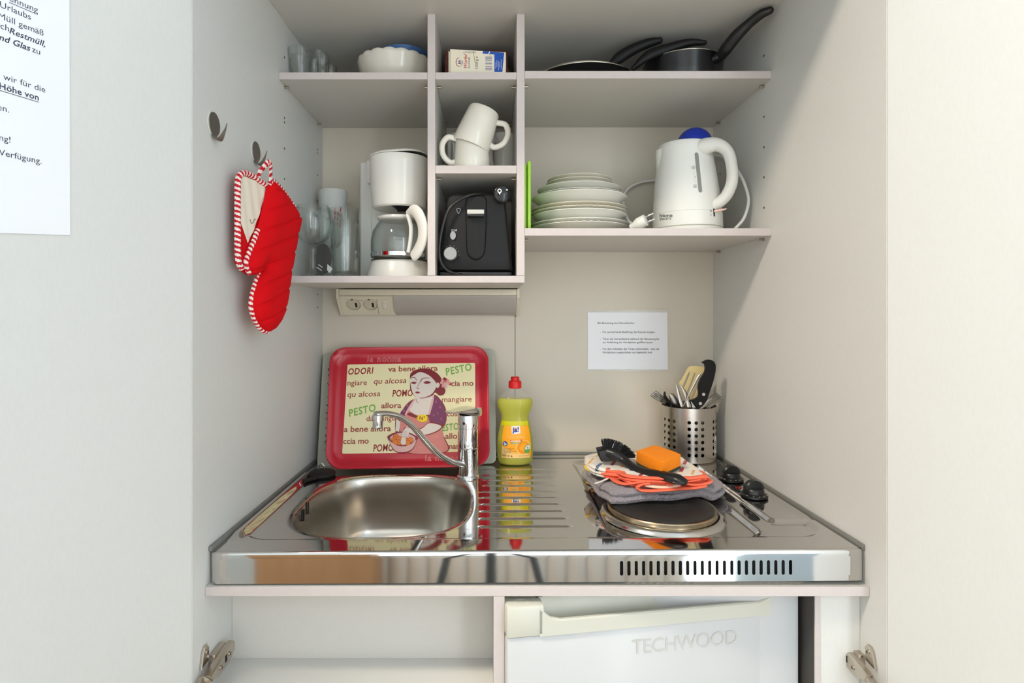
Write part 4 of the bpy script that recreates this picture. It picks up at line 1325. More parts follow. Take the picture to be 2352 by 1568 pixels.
m.flat([tuple(p) for p in ribbon([(1524.6 + (3.3 - .09 * k) * math.cos(t), 494.8 + (3.3 - .09 * k) * math.sin(t)) for k, t in [(k, 3.4 * PI * k / 28) for k in range(29)]], .8)], 0, fn=lambda a, b_, z: on_kettle(a, b_))
put_text(m, '1.0L', 4.5, fn=kt(1588.5, 383.5, 1)); put_text(m, 'MAX', 4.2, fn=kt(1588.5, 387.5, 1))
put_text(m, '.75', 4.2, fn=kt(1594, 408, 1)); put_text(m, '0.50', 4.4, fn=kt(1592.5, 427, 1)); put_text(m, 'MIN', 4.2, fn=kt(1592.5, 431.2, 1))
for k in range(5):
    m.flat(circ(1593 + .4 * k, 389.5 + 3.1 * k, .55, 6), 0, fn=lambda a, b_, z: on_kettle(a, b_))
for k in range(4):
    m.flat(circ(1595.5 + .4 * k, 410.5 + 3.2 * k, .55, 6), 0, fn=lambda a, b_, z: on_kettle(a, b_))
put_text(m, 'O', 6, fn=kt(1630.5, 486, 1), bold=.01); put_text(m, 'I', 6, fn=kt(1632.5, 495.5, 1), bold=.01)
m.build('lettering', INK, kb, smooth=0)
m = MB(); m.rings([[on_kettle(1638 + .5 * k / 3, 479 + 18 * k / 8), on_kettle(1641.5 + .8 * k / 8, 479 + 18 * k / 8)] for k in range(9)], closed=False); m.build('switch_slot', BLACKHOLE, kb, smooth=0)
a = on_kettle(1639.5, 485)
m = MB().tube([a + Vector((.002, .002, 0)), a + Vector((.010, -.004, .001)), a + Vector((.019, -.006, .0025)), a + Vector((.024, -.007, .004))], [.0028, .0026, .0030, .002], 10, flat=[.0028, .0026, .002, .001], up=(0, 0, 1))
m.build('switch_lever', mat('pinkish clear plastic', rgb(226, 190, 178), .25), ke, smooth=60)
# cord and plug
cpts = [P(1462, 520, 1.25), P(1442, 505, 1.30), P(1432, 470, 1.40), P(1432, 450, 1.45), P(1447, 430, 1.462), P(1475, 418, 1.465), P(1510, 412, 1.466), P(1560, 390, 1.466), P(1620, 362, 1.466), P(1650, 358, 1.42), P(1678, 372, 1.33), P(1702, 405, 1.28), P(1715, 438, 1.262), P(1719, 465, 1.255), P(1709, 500, 1.255), P(1692, 521, 1.26), P(1676, 534, 1.27), P(1650, 542, 1.285)]
cpts = [Vector((min(p.x, XR - .006), min(p.y, -.006), max(p.z, SLT + .004))) for p in cpts]
cpts[-1] = Vector((KX + .07, KY + .01, SLT + .006))
m = MB().tube(cat_rom(cpts, 7), .0034, 10); m.build('power_cord', WHITE_SOFT, ke, smooth=60)
pa = P(1452, 519, 1.235); pa.z = SLT + .0125
Mk = align_z(pa, pa + Vector((.6, -.38, .28)))
m = MB().lathe([(0, -.004), (.006, -.004), (.0075, .004), (.0125, .015), (.0125, .017), (.0125, .031), (.0115, .032), (0, .032)], 28, M=Mk)
kp = m.build('plug', WHITE_SOFT, ke, smooth=40)
for sgn in (-1, 1):
    m = MB().lathe([(0, .032), (.0021, .032), (.0021, .049), (.0014, .0505), (0, .0505)], 14, M=Mk @ Matrix.Rotation(1.1, 4, 'Z') @ Matrix.Translation((.0078 * sgn, 0, 0))); m.build('pin', CHROME, kp)
m = MB().box((-.003, -.0132, .014), (.003, -.0118, .0323), M=Mk @ Matrix.Rotation(1.1, 4, 'Z')); m.build('earth_contact', BLACK, kp)
# ---------------------------------------------------------------- lamp and socket unit under the shelves
lu = thing('socket_light_unit', 'ivory under-shelf light bar with two sockets and a rocker switch', 'light', (-.153, -.03, CAMZ - .001))
LX0, LX1 = X(773, 1.42), X(1193, 1.42)
LT, LB = CAMZ + .0622, CAMZ - .0015
yT, yB = yw(1.418), yw(1.462)
def lface(z):                                     # slanted front
    return yT + (yB - yT) * sstep(CAMZ + .046, CAMZ - .004, z) * .98
sec = [(-.001, LT), (yT + .002, LT), (yT, LT - .002), (yT, LT - .016)] 
m = MB()
m.box((LX0 + .006, yT + .001, LT - .0155), (LX1 - .006, -.0015, LT), bev=.0015)
m.box((LX0 + .006, -.014, LB), (LX1 - .006, -.0015, LT - .0156))
m.build('housing', OFFWHITE, lu)
for xa, xb in ((LX0, LX0 + .0058), (LX1 - .0058, LX1)):
    prof = [(-.0012, LT + .0005), (yT - .001, LT + .0005), (yT - .002, LT - .004), (yT - .001, LT - .022), (yB - .002, LB - .001), (yB + .003, LB - .003), (-.0012, LB - .003)]
    m = MB().rings([[(xa + i, p[0], p[1]) for p in prof] for i in (0, xb - xa)], cap0=True, cap1=True)
    m.build('end_cap', OFFWHITE, lu, smooth=20)
zP0, zP1 = CAMZ + .0445, LB
yP0, yP1 = yT + .005, yB - .001
Mf = frame((0, yP0, zP0), (1, 0, 0), (0, yP0 - yP1, zP0 - zP1))     # plane of the slanted face, origin at its top edge
LH = math.hypot(yP0 - yP1, zP0 - zP1)
xs0, xs1, xd1 = LX0 + .006, X(906, 1.44), LX1 - .006
SXS = [X(813, 1.443), X(851.5, 1.443)]
holes = [circ(x_, -.0255, .0178, 40) for x_ in SXS]
m = MB()
v_, f_ = holed_plate([(xs0, -LH), (xs1, -LH), (xs1, 0), (xs0, 0)], holes, .003); m.add([Mf @ (p + Vector((0, 0, -.0015))) for p in v_], f_)
v_, f_ = holed_plate(rrect(xs0 + .006, -LH + .003, xs1 - .012, -.009, .0012), holes, .0008); m.add([Mf @ (p + Vector((0, 0, .0004))) for p in v_], f_)
pnl = m.build('socket_panel', OFFWHITE, lu)
m = MB().box((xs0 + .0905, -LH + .003, .0007), (xs0 + .0913, -.009, .0010), M=Mf); m.build('panel_joint', GAP, pnl)
SOCK = mat('socket ivory', rgb(206, 198, 176), .4)
for k, sx_ in enumerate((X(813, 1.443), X(851.5, 1.443))):
    Ms = Mf @ Matrix.Translation((sx_, -.0255, 0))
    m = MB().lathe([(.0186, .001), (.0182, .0013), (.0176, .0010), (.0170, -.012)], 48, M=Ms)
    m.lathe([(.0170, -.0045), (.0, -.0045)], 48, M=Ms)
    so = m.build('socket', SOCK, pnl, smooth=40)
    for sg in (-1, 1):
        m = MB().lathe([(0, -.0042), (.0026, -.0042), (.0026, -.0044)], 14, M=Ms @ Matrix.Translation((.0095 * sg * .2 + (.003 if sg > 0 else .003), .009 * 0 + (-.001 if sg < 0 else .006), 0)))
    m = MB().box((.0022, -.0125, -.0043), (.0072, .0015, -.0040), M=Ms); m.build('earth_slot', BLACKHOLE, so)
    m = MB().box((-.0045, .0145, .0008), (.0008, .0172, .0015), M=Ms); m.build('earth_clip', mat('dull brass', rgb(96, 84, 52), .4, .6), so)
m = MB(); put_text(m, '16A 250V', .0034, Mf @ Matrix.Translation((X(823, 1.44), -.0125, .0011))); m.build('lettering', INK, pnl, smooth=0)
Mr = Mf @ Matrix.Translation((X(884.5, 1.445), -.026, 0))
m = MB().box((-.0068, -.0145, .0008), (.0068, .0145, .0016), M=Mr, bev=.0004); rk = m.build('switch_frame', OFFWHITE, pnl)
m = MB().box((-.0042, -.0105, .0012), (.0042, .0105, .0034), M=Mr, bev=.0008); rs_ = m.build('rocker', WHITE, rk)
m = MB(); put_text(m, 'O', .0055, Mr @ Matrix.Translation((-.0018, .004, .0036))); put_text(m, 'I', .0055, Mr @ Matrix.Translation((-.0008, -.0075, .0036))); m.build('symbol', INK, rs_, smooth=0)
DIFF = mat('ribbed diffuser', rgb(204, 198, 190), .22, trans=.3, bump=.35, bscale=900, bstretch=(8, .1, .1), bdist=.0006)
m = MB()
m.rings([[(xs1 + .0003, y, z), (xd1, y, z)] for y, z in [(yT + .0035, LT - .016), (yT + .0037, CAMZ + .040), (yT + .010, CAMZ + .028), (yT + .022, CAMZ + .012), (yB - .002, LB + .001), (yB + .006, LB - .0005), (-.004, LB - .0005)]], closed=False)
m.build('diffuser', DIFF, lu, smooth=70)

# ---------------------------------------------------------------- hooks on the side panel
def hook(label, px, py):
    d = XL * FPX / (px - CX)
    c = Vector((XL, yw(d), Zp(py, d)))
    o = thing('wall_hook', label, 'hook', c, group='hooks on the side panel')
    m = MB().lathe([(0, .0002), (.0186, .0002), (.0186, .0014), (0, .0015)], 40, M=Matrix.Rotation(PI / 2, 4, 'Y')); m.build('backing', WHITE_SOFT, o, local=True)
    HK = mat('stainless hook', (.36, .34, .32, 1), .38, 1.0)
    m = MB().lathe([(0, .0016), (.0178, .0016), (.0180, .0020), (.0178, .0026), (0, .0026)], 40, M=Matrix.Rotation(PI / 2, 4, 'Y')); pdisc = m.build('disc', HK, o, local=True)
    pts = cat_rom([(.0022, 0, -.012), (.0026, 0, -.019), (.007, 0, -.0245), (.0125, 0, -.0215), (.018, 0, -.010), (.0215, 0, .001)], 6)
    n = len(pts)
    m = MB().tube(pts, [.0085 * (1 - .85 * sstep(.45, 1, i / (n - 1))) + .0004 for i in range(n)], 12, flat=.0006, up=(1, 0, .2))
    m.build('prong', HK, o, local=True, smooth=60)
    return o
hook('empty steel hook with a round disc on the side panel, nearer the door', 489.5, 285)
hook('steel disc hook carrying the red oven glove', 586, 348)

# ---------------------------------------------------------------- oven glove
pA, pB = Vector((-.4130, yw(.93), 0)), Vector((-.386, yw(1.095), 0))
GU = (pB - pA).normalized()
MG = frame((pA.x, pA.y, CAMZ), GU, (0, 0, 1))          # z of this frame points out of the wall
gl = thing('oven_glove', 'red quilted oven glove with striped binding hanging from a hook', 'oven glove', (-.40, yw(1.02), CAMZ - .03))
def gp(pts):
    return [hit(a, b_, MG) for a, b_ in pts]
front = gp([(602, 424), (611, 414), (630, 431), (649, 456), (665, 481), (675, 500), (672, 522), (666, 548), (659, 588), (651, 630), (645, 676), (638, 716), (627, 741), (615, 757), (604, 763), (593, 761), (583, 751), (571, 730), (565, 703), (567, 676), (575, 649), (583, 628), (592, 612),
            (583, 626), (573, 632), (563, 631), (554, 617), (553, 601), (560, 576), (570, 550), (578, 526), (584, 508), (590, 481), (597, 449)])
back = gp([(546, 399), (558, 397), (580, 410), (602, 424), (612, 440), (622, 560), (606, 600), (590, 616), (566, 632), (547, 620), (537, 603), (536, 560), (536, 510), (536, 448), (540, 412)])
GRED = mat('red quilted cotton', rgb(206, 4, 16), .85, bump=.5, bscale=700, bdist=.0008, spec=.2)
GCREAM = mat('cream lining cotton', rgb(232, 222, 204), .9, bump=.4, bscale=160, bdist=.001, bstretch=(1, 1, .3))
STR_R = mat('red binding stripe', rgb(192, 20, 36), .85)
STR_W = mat('white binding stripe', rgb(236, 222, 216), .85)
def bulge(poly, z0, amp, R, sgn=1, quilt=True, res=.0020):
    vs, fs = grid_fill(poly, res)
    out = []
    for x, y, d in vs:
        t = min(1, d / R)
        h = amp * math.sqrt(max(0, 1 - (1 - t) ** 2))
        if quilt:
            s = (y - .35 * x) / .031
            s = abs(s - round(s)) * .031
            h -= .0034 * math.exp(-(s / .0026) ** 2) * min(1, d / .006)
        out.append((x, y, z0 + sgn * h))
    return out, fs
v1, f1_ = bulge(front, .009, .020, .034)
m = MB().add(v1, f1_)
v2, f2_ = bulge(front, .009, .004, .02, -1, False, .006)
m.add(v2, f2_)
m.v = [MG @ p for p in m.v]
m.build('front_panel', GRED, gl, smooth=80, normals=False)
lo = gp([(545, 470), (552, 520), (566, 556), (580, 520), (612, 500), (622, 560), (606, 600), (590, 616), (566, 632), (547, 620), (537, 603), (536, 560), (536, 500)])
v3, f3_ = bulge(back, .003, .003, .02, 1, False, .004)
m = MB()
# the lining shows in the upper part, the red of the glove below it
lin_poly = gp([(546, 402), (600, 424), (604, 440), (585, 500), (574, 530), (560, 559), (548, 520), (541, 500), (541, 420)])
m.add([MG @ Vector(p) for p in v3], f3_, 1)
m.add([MG @ Vector((p[0], p[1], .0015)) for p in v3], f3_, 1)
v4, f4_ = grid_fill(lin_poly, .004)
m.add([MG @ Vector((p[0], p[1], .0066 + .0006 * math.sin(p[0] * 260 + p[1] * 60))) for p in v4], f4_, 0)
bk = m.build('back_panel', [GCREAM, GRED], gl, smooth=80, normals=False)
def binding(pts, r, name='binding', z=None, per=.0082, closed=False):
    path = cat_rom([MG @ Vector((*hit(a, b_, MG), zz)) for a, b_, zz in pts], 10, closed)
    # resample evenly
    out = [path[0]]; acc = 0
    for a, b_ in zip(path, path[1:]):
        L = (b_ - a).length
        while L > 0 and acc + L >= .0012:
            t = (.0012 - acc) / L
            a = a + (b_ - a) * t
            out.append(a); L = (b_ - a).length; acc = 0
        acc += L
    n = 10
    m = MB().tube(out, r, n, mifn=lambda i, j: int(((i * .0012) / per + j / n) * 2) % 2)
    return m.build(name, [STR_R, STR_W], gl, smooth=70)
binding([(602, 425, .007), (585, 414, .006), (570, 403, .005), (556, 398, .005), (545, 402, .005), (540, 416, .005), (539, 448, .005), (539, 510, .005), (539, 560, .005), (541, 600, .005), (549, 618, .005)], .0050)
binding([(604, 428, .012), (611, 415, .012), (630, 432, .012), (649, 457, .012), (665, 482, .012), (674, 502, .010)], .0042)
binding([(578, 528, .011), (570, 551, .011), (560, 577, .010), (553, 602, .009), (555, 616, .009), (563, 629, .009)], .0042)
binding([(585, 628, .008), (577, 648, .008), (569, 676, .008), (566, 703, .008), (572, 729, .008), (584, 750, .008), (594, 760, .009), (604, 762, .009)], .0040)
def strap(pts, name='hanging_loop'):
    path = cat_rom([MG @ Vector((*hit(a, b_, MG), zz)) for a, b_, zz in pts], 10)
    n = 12
    m = MB().tube(path, .0056, n, flat=.0011, up=tuple(MG.to_3x3() @ Vector((0, 0, 1))), mifn=lambda i, j: int((i / 3.6 + (j / n if j < n / 2 else 1 - j / n) * 1.0)) % 2)
    return m.build(name, [STR_R, STR_W], gl, smooth=60)
strap([(587, 417, .006), (586, 398, .008), (589, 381, .016), (592.5, 375, .020), (596, 381, .021), (600, 398, .018), (604, 421, .015)])
m = MB()
sw = [(565, 503), (568, 513), (572, 512), (575, 505), (578, 503)]
m.flat(ribbon([hit(a, b_, MG) for a, b_ in sw], .0012), .0072, M=MG); m.build('thread', INK, bk, smooth=0)

# ---------------------------------------------------------------- notices
nt = thing('door_notice', 'white paper notice taped to the inside of the open cabinet door', 'notice', (0, 0, 0))
oL = Vector((XL, YF - .001, 0))
MD = frame(oL + nL * .0006, -uL, (0, 0, 1))           # text runs from the free edge towards the hinge
nt.location = MD @ Vector((-.27, 1.42, 0))
ux, _ = hit(160.5, 300, MD)
zb1 = hit(160.5, 540, MD)[1]; zb0 = hit(0, 535, MD)[1]
ul = ux - .21
m = MB()
slope = (zb1 - zb0) / (ux - hit(0, 535, MD)[0])
m.prism([(ul, zb1 - slope * .21), (ux, zb1), (ux - .001, zb1 + .297), (ul, zb1 + .297)], .0002, .0006, M=MD)
np_ = m.build('paper', PAPER, nt, smooth=0)
m = MB()
for s, px, py, bold, sh, und in (('ehnung', 86, 30, 0, 0, 1), ('Urlaubs', 70, 46, 0, 0, 0), ('Müll gemäß', 99, 83, 0, 0, 0), ('ch', 20, 73, 0, 0, 0), ('Restmüll,', 103, 108, .014, .25, 0), ('und Glas', 69, 118, .018, .25, 0), ('zu', 91, 126, 0, 0, 0),
                              ('en wir für die', 103, 213, 0, 0, 0), ('n Höhe von', 88, 231, .018, 0, 1), ('en.', 20, 259, 0, 0, 0), ('ng!', 23, 328, 0, 0, 0), ('Verfügung.', 94.5, 377, 0, 0, 0)):
    u, v = hit(px, py, MD)
    sz = .0094
    w = put_text(m, s, sz, MD, at=(u, v), z=.0008, bold=bold, shear=sh, align='RIGHT', spacing=1.02)
    if und:
        m.flat([(u - w, v - .0022), (u, v - .0022), (u, v - .0015), (u - w, v - .0015)], .0008, M=MD)
m.build('printed_text', INK_BLUE, np_, smooth=0)

nb = thing('kitchen_notice', 'small laminated instruction sheet stuck on the back wall above the hotplates', 'notice', (X(1440, 1.478), -.0012, Zp(780, 1.478)))
MN = frame((0, -.0006, 0), (1, 0, 0), (0, 0, 1))
def nbp(zx, zy):
    return (X(1330 + zx * .10844, 1.4774), Zp(690 + zy * .10844, 1.4774))
m = MB().prism([nbp(175, 205), nbp(1875, 195), nbp(1890, 1490), nbp(175, 1490)][::-1], 0, .0003, M=MN); lam_ = m.build('laminate_film', FILM, nb, smooth=0)
m = MB().prism([nbp(185, 250), nbp(1865, 250), nbp(1880, 1462), nbp(185, 1455)][::-1], .00035, .0007, M=MN); pp = m.build('paper', PAPER, nb, smooth=0)
m = MB()
sN = .10844 * 1.4774 / FPX
for s, zx, zy, x_end in (('Bei Benutzung der Schrankküche:', 392, 495, 1168), ('Für ausreichende Belüftung des Raumes sorgen.', 495, 685, 1608), ('Türen der Schrankküche während der Benutzung bis', 498, 830, 1695),
                     ('zur Abkühlung der Herdplatten geöffnet lassen.', 498, 902, 1568), ('Vor dem Schließen der Türen sicherstellen,  dass die', 495, 1043, 1695), ('Herdplatten ausgeschaltet und abgekühlt sind.', 495, 1115, 1552)):
    _, _, w1 = text2d(s, 1.0, bold=.009)
    put_text(m, s, (x_end - zx) * sN / w1, MN, at=nbp(zx, zy), z=.0009, bold=.009)
for zy in (678, 822, 1035):
    a, b_ = nbp(445, zy), nbp(458, zy)
    m.flat([(a[0], a[1]), (b_[0], b_[1]), (b_[0], b_[1] + .0007), (a[0], a[1] + .0007)], .0009, M=MN)
m.build('printed_text', INK, pp, smooth=0)

# ---------------------------------------------------------------- tray and frosted board behind the sink
zt_ = ZT_(-.19)
bot, top = Vector((-.1895, yw(1.335), zt_ + .0005)), Vector((-.1895, yw(1.452), Zp(801, 1.45)))
MT_ = frame(bot, (1, 0, -.004), top - bot)
tr = thing('serving_tray', 'red tray printed with a woman stirring a bowl, leaning on the back wall', 'tray', bot)
def tp(zx, zy):
    return hit(720 + zx / 4.9, 780 + zy / 4.9, MT_)
TRED = mat('glossy red tray', rgb(188, 28, 48), .28, coat=.25)
oc4 = [tp(148, 1470), tp(1985, 1440), tp(1968, 92), tp(205, 108)]
ic4 = [tp(328, 1286), tp(1824, 1262), tp(1820, 265), tp(388, 284)]
def quad_rr(c, r, inset=0, n=9):
    """rounded quadrilateral, corners given in order bottom-left, bottom-right, top-right, top-left"""
    c = [Vector(p) for p in c]
    ctr = sum(c, Vector((0, 0))) / 4
    out = []
    for i in (2, 3, 0, 1):
        p, a, b_ = c[i], c[(i + 1) % 4], c[i - 1]
        da, db = (a - p).normalized(), (b_ - p).normalized()
        p = p + (da + db) * inset
        # arc from the edge towards b_ round to the edge towards a
        s, e = p + db * r, p + da * r
        cc = p + (da + db) * r
        for k in range(n + 1):
            t = k / n * PI / 2
            out.append(cc - da * r * math.cos(t) - db * r * math.sin(t) if False else cc + (s - cc) * math.cos(t) + (e - cc) * math.sin(t))
    return out
def lay(poly, z):
    return [MT_ @ Vector((p[0], p[1], z)) for p in poly]
RO = .038
m = MB().rings([lay(quad_rr(oc4, RO, .002), .012), lay(quad_rr(oc4, RO, 0), .0145), lay(quad_rr(oc4, RO, .0015), .0165), lay(quad_rr(oc4, RO * .95, .009), .0152), lay(quad_rr(oc4, RO * .92, .0135), .0090), lay(quad_rr(oc4, RO * .9, .018), .0056),
                lay(quad_rr(oc4, RO * .8, .028), .0045), lay(quad_rr(ic4, .004, -.002), .0038), lay(quad_rr(ic4, .004, .01), .0036)], cap1=True)
m.rings([lay(quad_rr(oc4, RO, .002), .012), lay(quad_rr(oc4, RO * .9, .020), .005), lay(quad_rr(oc4, RO * .8, .028), .001), lay(quad_rr(oc4, .02, .06), .0002)], cap1=True)
tb = m.build('tray_body', TRED, tr, smooth=50)
C_ = {}
pal = [('cream print', (240, 231, 184)), ('brown red lettering', (160, 76, 62)), ('deep red lettering', (150, 26, 34)), ('green lettering', (128, 178, 84)), ('hair print', (132, 34, 42)), ('skin print', (226, 214, 202)),
       ('violet print', (120, 46, 92)), ('pink print', (214, 132, 124)), ('outline print', (134, 36, 44)), ('orange print', (226, 124, 36)), ('yellow print', (244, 214, 20)), ('light pink print', (222, 178, 172)), ('rim lettering', (236, 150, 150))]
pmats = []
for i, (n_, c_) in enumerate(pal):
    pmats.append(mat(n_, rgb(*c_), .38)); C_[n_] = i
CREAM, BR, DR, GN, HAIR, SKIN, VIO, PINK, OUT, ORG, YEL, LPK, RIMT = range(13)
m = MB()
LAY = [0]
def art(poly, mi, smooth=False, n=5):
    LAY[0] += 1
    pts = [tp(*p) for p in poly]
    if smooth:
        pts = [(p.x, p.y) for p in cat_rom([(a, b_, 0) for a, b_ in pts], n, closed=True)]
    m.flat(pts, .0040 + .000022 * LAY[0], mi, M=MT_)
def line(pts, w, mi=OUT, smooth=True):
    p3 = [(p[0], p[1], 0) for p in pts]
    if smooth and len(pts) > 2:
        p3 = [(p.x, p.y) for p in cat_rom(p3, 5)]
    N = len(p3)
    art(ribbon(p3, [w * (.5 + .5 * math.sin(PI * min(1, max(0, (i + .6) / N)))) for i in range(N)]), mi)
def word(s, zx, zy, hcap, mi, ang=0, bold=.014, shear=0, spacing=1.0, x_end=None):
    o_ = Vector(tp(zx, zy)); ex = Vector(tp(zx + 100, zy - 100 * math.tan(ang))) - o_
    LAY[0] += 1
    sc2 = math.hypot(ex.x, ex.y) / 100 * math.cos(ang)
    fx = 1.0
    if x_end:
        _, _, w_ = text2d(s, hcap / .7 * sc2, bold=bold, shear=shear, spacing=spacing)
        fx = (x_end - zx) / 100 * ex.length / w_
    rt = math.atan2(ex.y, ex.x); c_, s_ = math.cos(rt), math.sin(rt); zz_ = .0040 + .000022 * LAY[0]
    put_text(m, s, hcap / .7 * sc2, MT_, mi=mi, bold=bold, shear=shear, spacing=spacing, fn=lambda u, v, z: (o_.x + u * fx * c_ - v * s_, o_.y + u * fx * s_ + v * c_, zz_))
bgp = [tp(*p) for p in ()]
LAY[0] = 1
m.flat([tuple(p) for p in quad_rr(ic4, .003, 0)], .0041, CREAM, M=MT_)
LAY[0] = 8
word('ODORI', 388, 398, 72, DR, .05, .022, .15, 1.12, x_end=678)
word('va bene allora', 845, 364, 62, BR, .02, .02, x_end=1400)
word('PESTO', 1492, 408, 84, GN, .21, .025, .1, 1.15, x_end=1788)
word('ngiare', 380, 520, 62, BR, .03, .009, x_end=605)
word('qu alcosa', 675, 502, 64, BR, .03, .009, .15, x_end=1048)
word('cia mo', 1548, 526, 62, BR, .02, .02, x_end=1802)
word('qu alcosa', 380, 650, 64, BR, .03, .009, .1, x_end=755)
word('POMO', 888, 645, 76, DR, .03, .016, .08, 1.05, x_end=1120)
word('mangiare', 1442, 706, 62, BR, .02, .009, x_end=1782)
word('allora', 765, 775, 62, BR, .02, .02, x_end=990)
word('PESTO', 402, 872, 84, GN, .22, .025, .1, 1.12, x_end=710)
word('da mangiare', 595, 920, 62, BR, .02, .009, x_end=1010)
word('cosa', 1500, 866, 62, BR, .02, .02, x_end=1660)
word('a bene allora', 345, 1042, 64, BR, .02, .02, x_end=875)
word('ESTO', 1445, 1034, 76, GN, .12, .025, .1, 1.1, x_end=1640)
word('allora', 1485, 1118, 62, BR, .02, .02, x_end=1700)
word('ccia mo', 335, 1176, 64, BR, .02, .02, x_end=625)
word('POMO', 672, 1262, 78, DR, .04, .016, .1, 1.05, x_end=905)
word('man', 1500, 1232, 62, BR, .02, .02)
LAY[0] = 30
# the woman with the bowl
art([(985, 830), (1050, 730), (1150, 665), (1350, 620), (1440, 690), (1490, 780), (1500, 890), (1475, 975), (1420, 1020), (1480, 1110), (1500, 1268), (1050, 1272), (960, 1060), (925, 1035), (930, 890)], OUT, True)
art([(1060, 800), (1140, 720), (1340, 700), (1330, 840), (1310, 930), (1440, 1010), (1470, 1110), (1490, 1262), (1060, 1268), (985, 1050), (972, 940), (1020, 850)], PINK, True)
art([(1160, 655), (1340, 605), (1350, 720), (1310, 840), (1190, 856), (1100, 815), (1085, 770), (1120, 700)], SKIN, True)
art([(1352, 640), (1430, 690), (1482, 790), (1490, 880), (1465, 955), (1390, 940), (1305, 905), (1320, 820), (1345, 730)], VIO, True)
art([(1140, 675), (1060, 735), (995, 805), (980, 845), (1022, 862), (1062, 820), (1098, 745)], VIO, True)
line([(1150, 665), (1090, 760), (1035, 850)], 26, LPK); line([(1352, 640), (1330, 740), (1300, 850)], 26, LPK)
art([(935, 895), (980, 925), (968, 1040), (926, 1030)], SKIN)
art([(1060, 850), (1095, 825), (1190, 865), (1300, 848), (1298, 880), (1190, 895)], HAIR, True)
art([(1190, 665), (1100, 590), (1090, 470), (1100, 380), (1190, 335), (1290, 332), (1380, 372), (1440, 440), (1452, 510), (1486, 570), (1470, 620), (1420, 634), (1370, 600), (1330, 640)], HAIR, True)
art([(1094, 440), (1140, 400), (1205, 370), (1290, 400), (1350, 450), (1385, 500), (1382, 540), (1355, 590), (1320, 630), (1270, 650), (1190, 665), (1135, 630), (1108, 570), (1094, 500)], SKIN, True)
art([(1388, 495), (1410, 490), (1422, 512), (1412, 540), (1388, 546)], SKIN, True)
line([(1096, 438), (1140, 430), (1168, 470)], 8); line([(1200, 480), (1235, 440), (1315, 436)], 8)
line([(1236, 448), (1190, 500), (1170, 548)], 5); line([(1160, 546), (1176, 556), (1194, 550)], 6)
art([(1100, 492), (1130, 478), (1165, 490), (1132, 504)], HAIR, True); art([(1240, 490), (1280, 470), (1325, 488), (1280, 502)], HAIR, True)
art([(1148, 598), (1172, 588), (1202, 600), (1172, 612)], DR, True)
line([(1190, 662), (1260, 655), (1345, 610)], 5); line([(1160, 668), (1165, 700), (1186, 722)], 5)
random.seed(3)
for k in range(16):
    a = random.random() * 6.28; rr = 52 * math.sqrt(random.random())
    art(circ(1488 + rr * math.cos(a), 497 + rr * math.sin(a), 19, 8), (LPK, RIMT, PINK, DR)[k % 4])
for a, b_ in ((1380, 700), (1425, 760), (1400, 830), (1355, 850), (1440, 890), (1060, 740), (1020, 800)):
    line([(a - 8, b_ + 12), (a, b_ - 12), (a + 8, b_ + 12), (a - 8, b_ + 12)], 5, PINK, False)
for a, b_ in ((1395, 1090), (1205, 1215), (1330, 1240), (1290, 1140), (1010, 930)):
    for k in range(3):
        t = k * PI / 3
        line([(a - 30 * math.cos(t), b_ - 30 * math.sin(t)), (a + 30 * math.cos(t), b_ + 30 * math.sin(t))], 4, RIMT, False)
art([(1300, 938), (1400, 950), (1452, 975), (1435, 1010), (1370, 1050), (1280, 1078), (1180, 1090), (1110, 1100), (1060, 1112), (1010, 1095), (1004, 1050), (1030, 995), (1075, 985), (1150, 1018), (1230, 990)], OUT, True)
art([(1300, 946), (1395, 958), (1440, 978), (1425, 1006), (1365, 1042), (1280, 1070), (1180, 1082), (1110, 1092), (1060, 1104), (1018, 1090), (1012, 1050), (1036, 1002), (1072, 993), (1150, 1028), (1230, 1000)], SKIN, True)
art([(835, 1100), (870, 1070), (950, 1042), (1060, 1045), (1140, 1075), (1180, 1110), (1165, 1140), (1130, 1225), (1060, 1272), (950, 1275), (890, 1225), (860, 1150)], OUT, True)
art([(868, 1105), (950, 1058), (1060, 1058), (1150, 1110), (1100, 1170), (1000, 1190), (910, 1165)], LPK, True)
for a, b_ in ((932, 1095), (970, 1120), (912, 1130), (1050, 1140), (1095, 1135), (965, 1160), (1065, 1165), (925, 1160), (1010, 1165)):
    art(circ(a, b_, 33, 16), OUT); art(circ(a, b_, 30, 16), ORG)
art([(1000, 1180), (985, 1160), (1005, 1100), (1035, 1110), (1045, 1150), (1035, 1185)], SKIN, True)
line([(1020, 1110), (1045, 1030), (1075, 945)], 26, LPK)
art([(1010, 1090), (1006, 1050), (1030, 1010), (1062, 1000), (1080, 1040), (1062, 1095), (1030, 1110)], SKIN, True)
for k in range(4):
    line([(1014, 1030 + 20 * k), (1040, 1036 + 20 * k), (1060, 1030 + 20 * k)], 4)
art([(858, 1140), (920, 1185), (1010, 1205), (1100, 1180), (1160, 1130), (1126, 1220), (1056, 1262), (952, 1266), (896, 1220)], LPK, True)
star = [(1232 + (75 if k % 2 else 54) * math.cos(2 * PI * k / 32), 890 + (48 if k % 2 else 36) * math.sin(2 * PI * k / 32)) for k in range(32)]
art(star, YEL); word('N° 1', 1192, 908, 40, DR, -.05, .02)
m.build('printed_picture', pmats, tb, smooth=0, normals=False)
m = MB(); LAY[0] = 0
zR = .0072
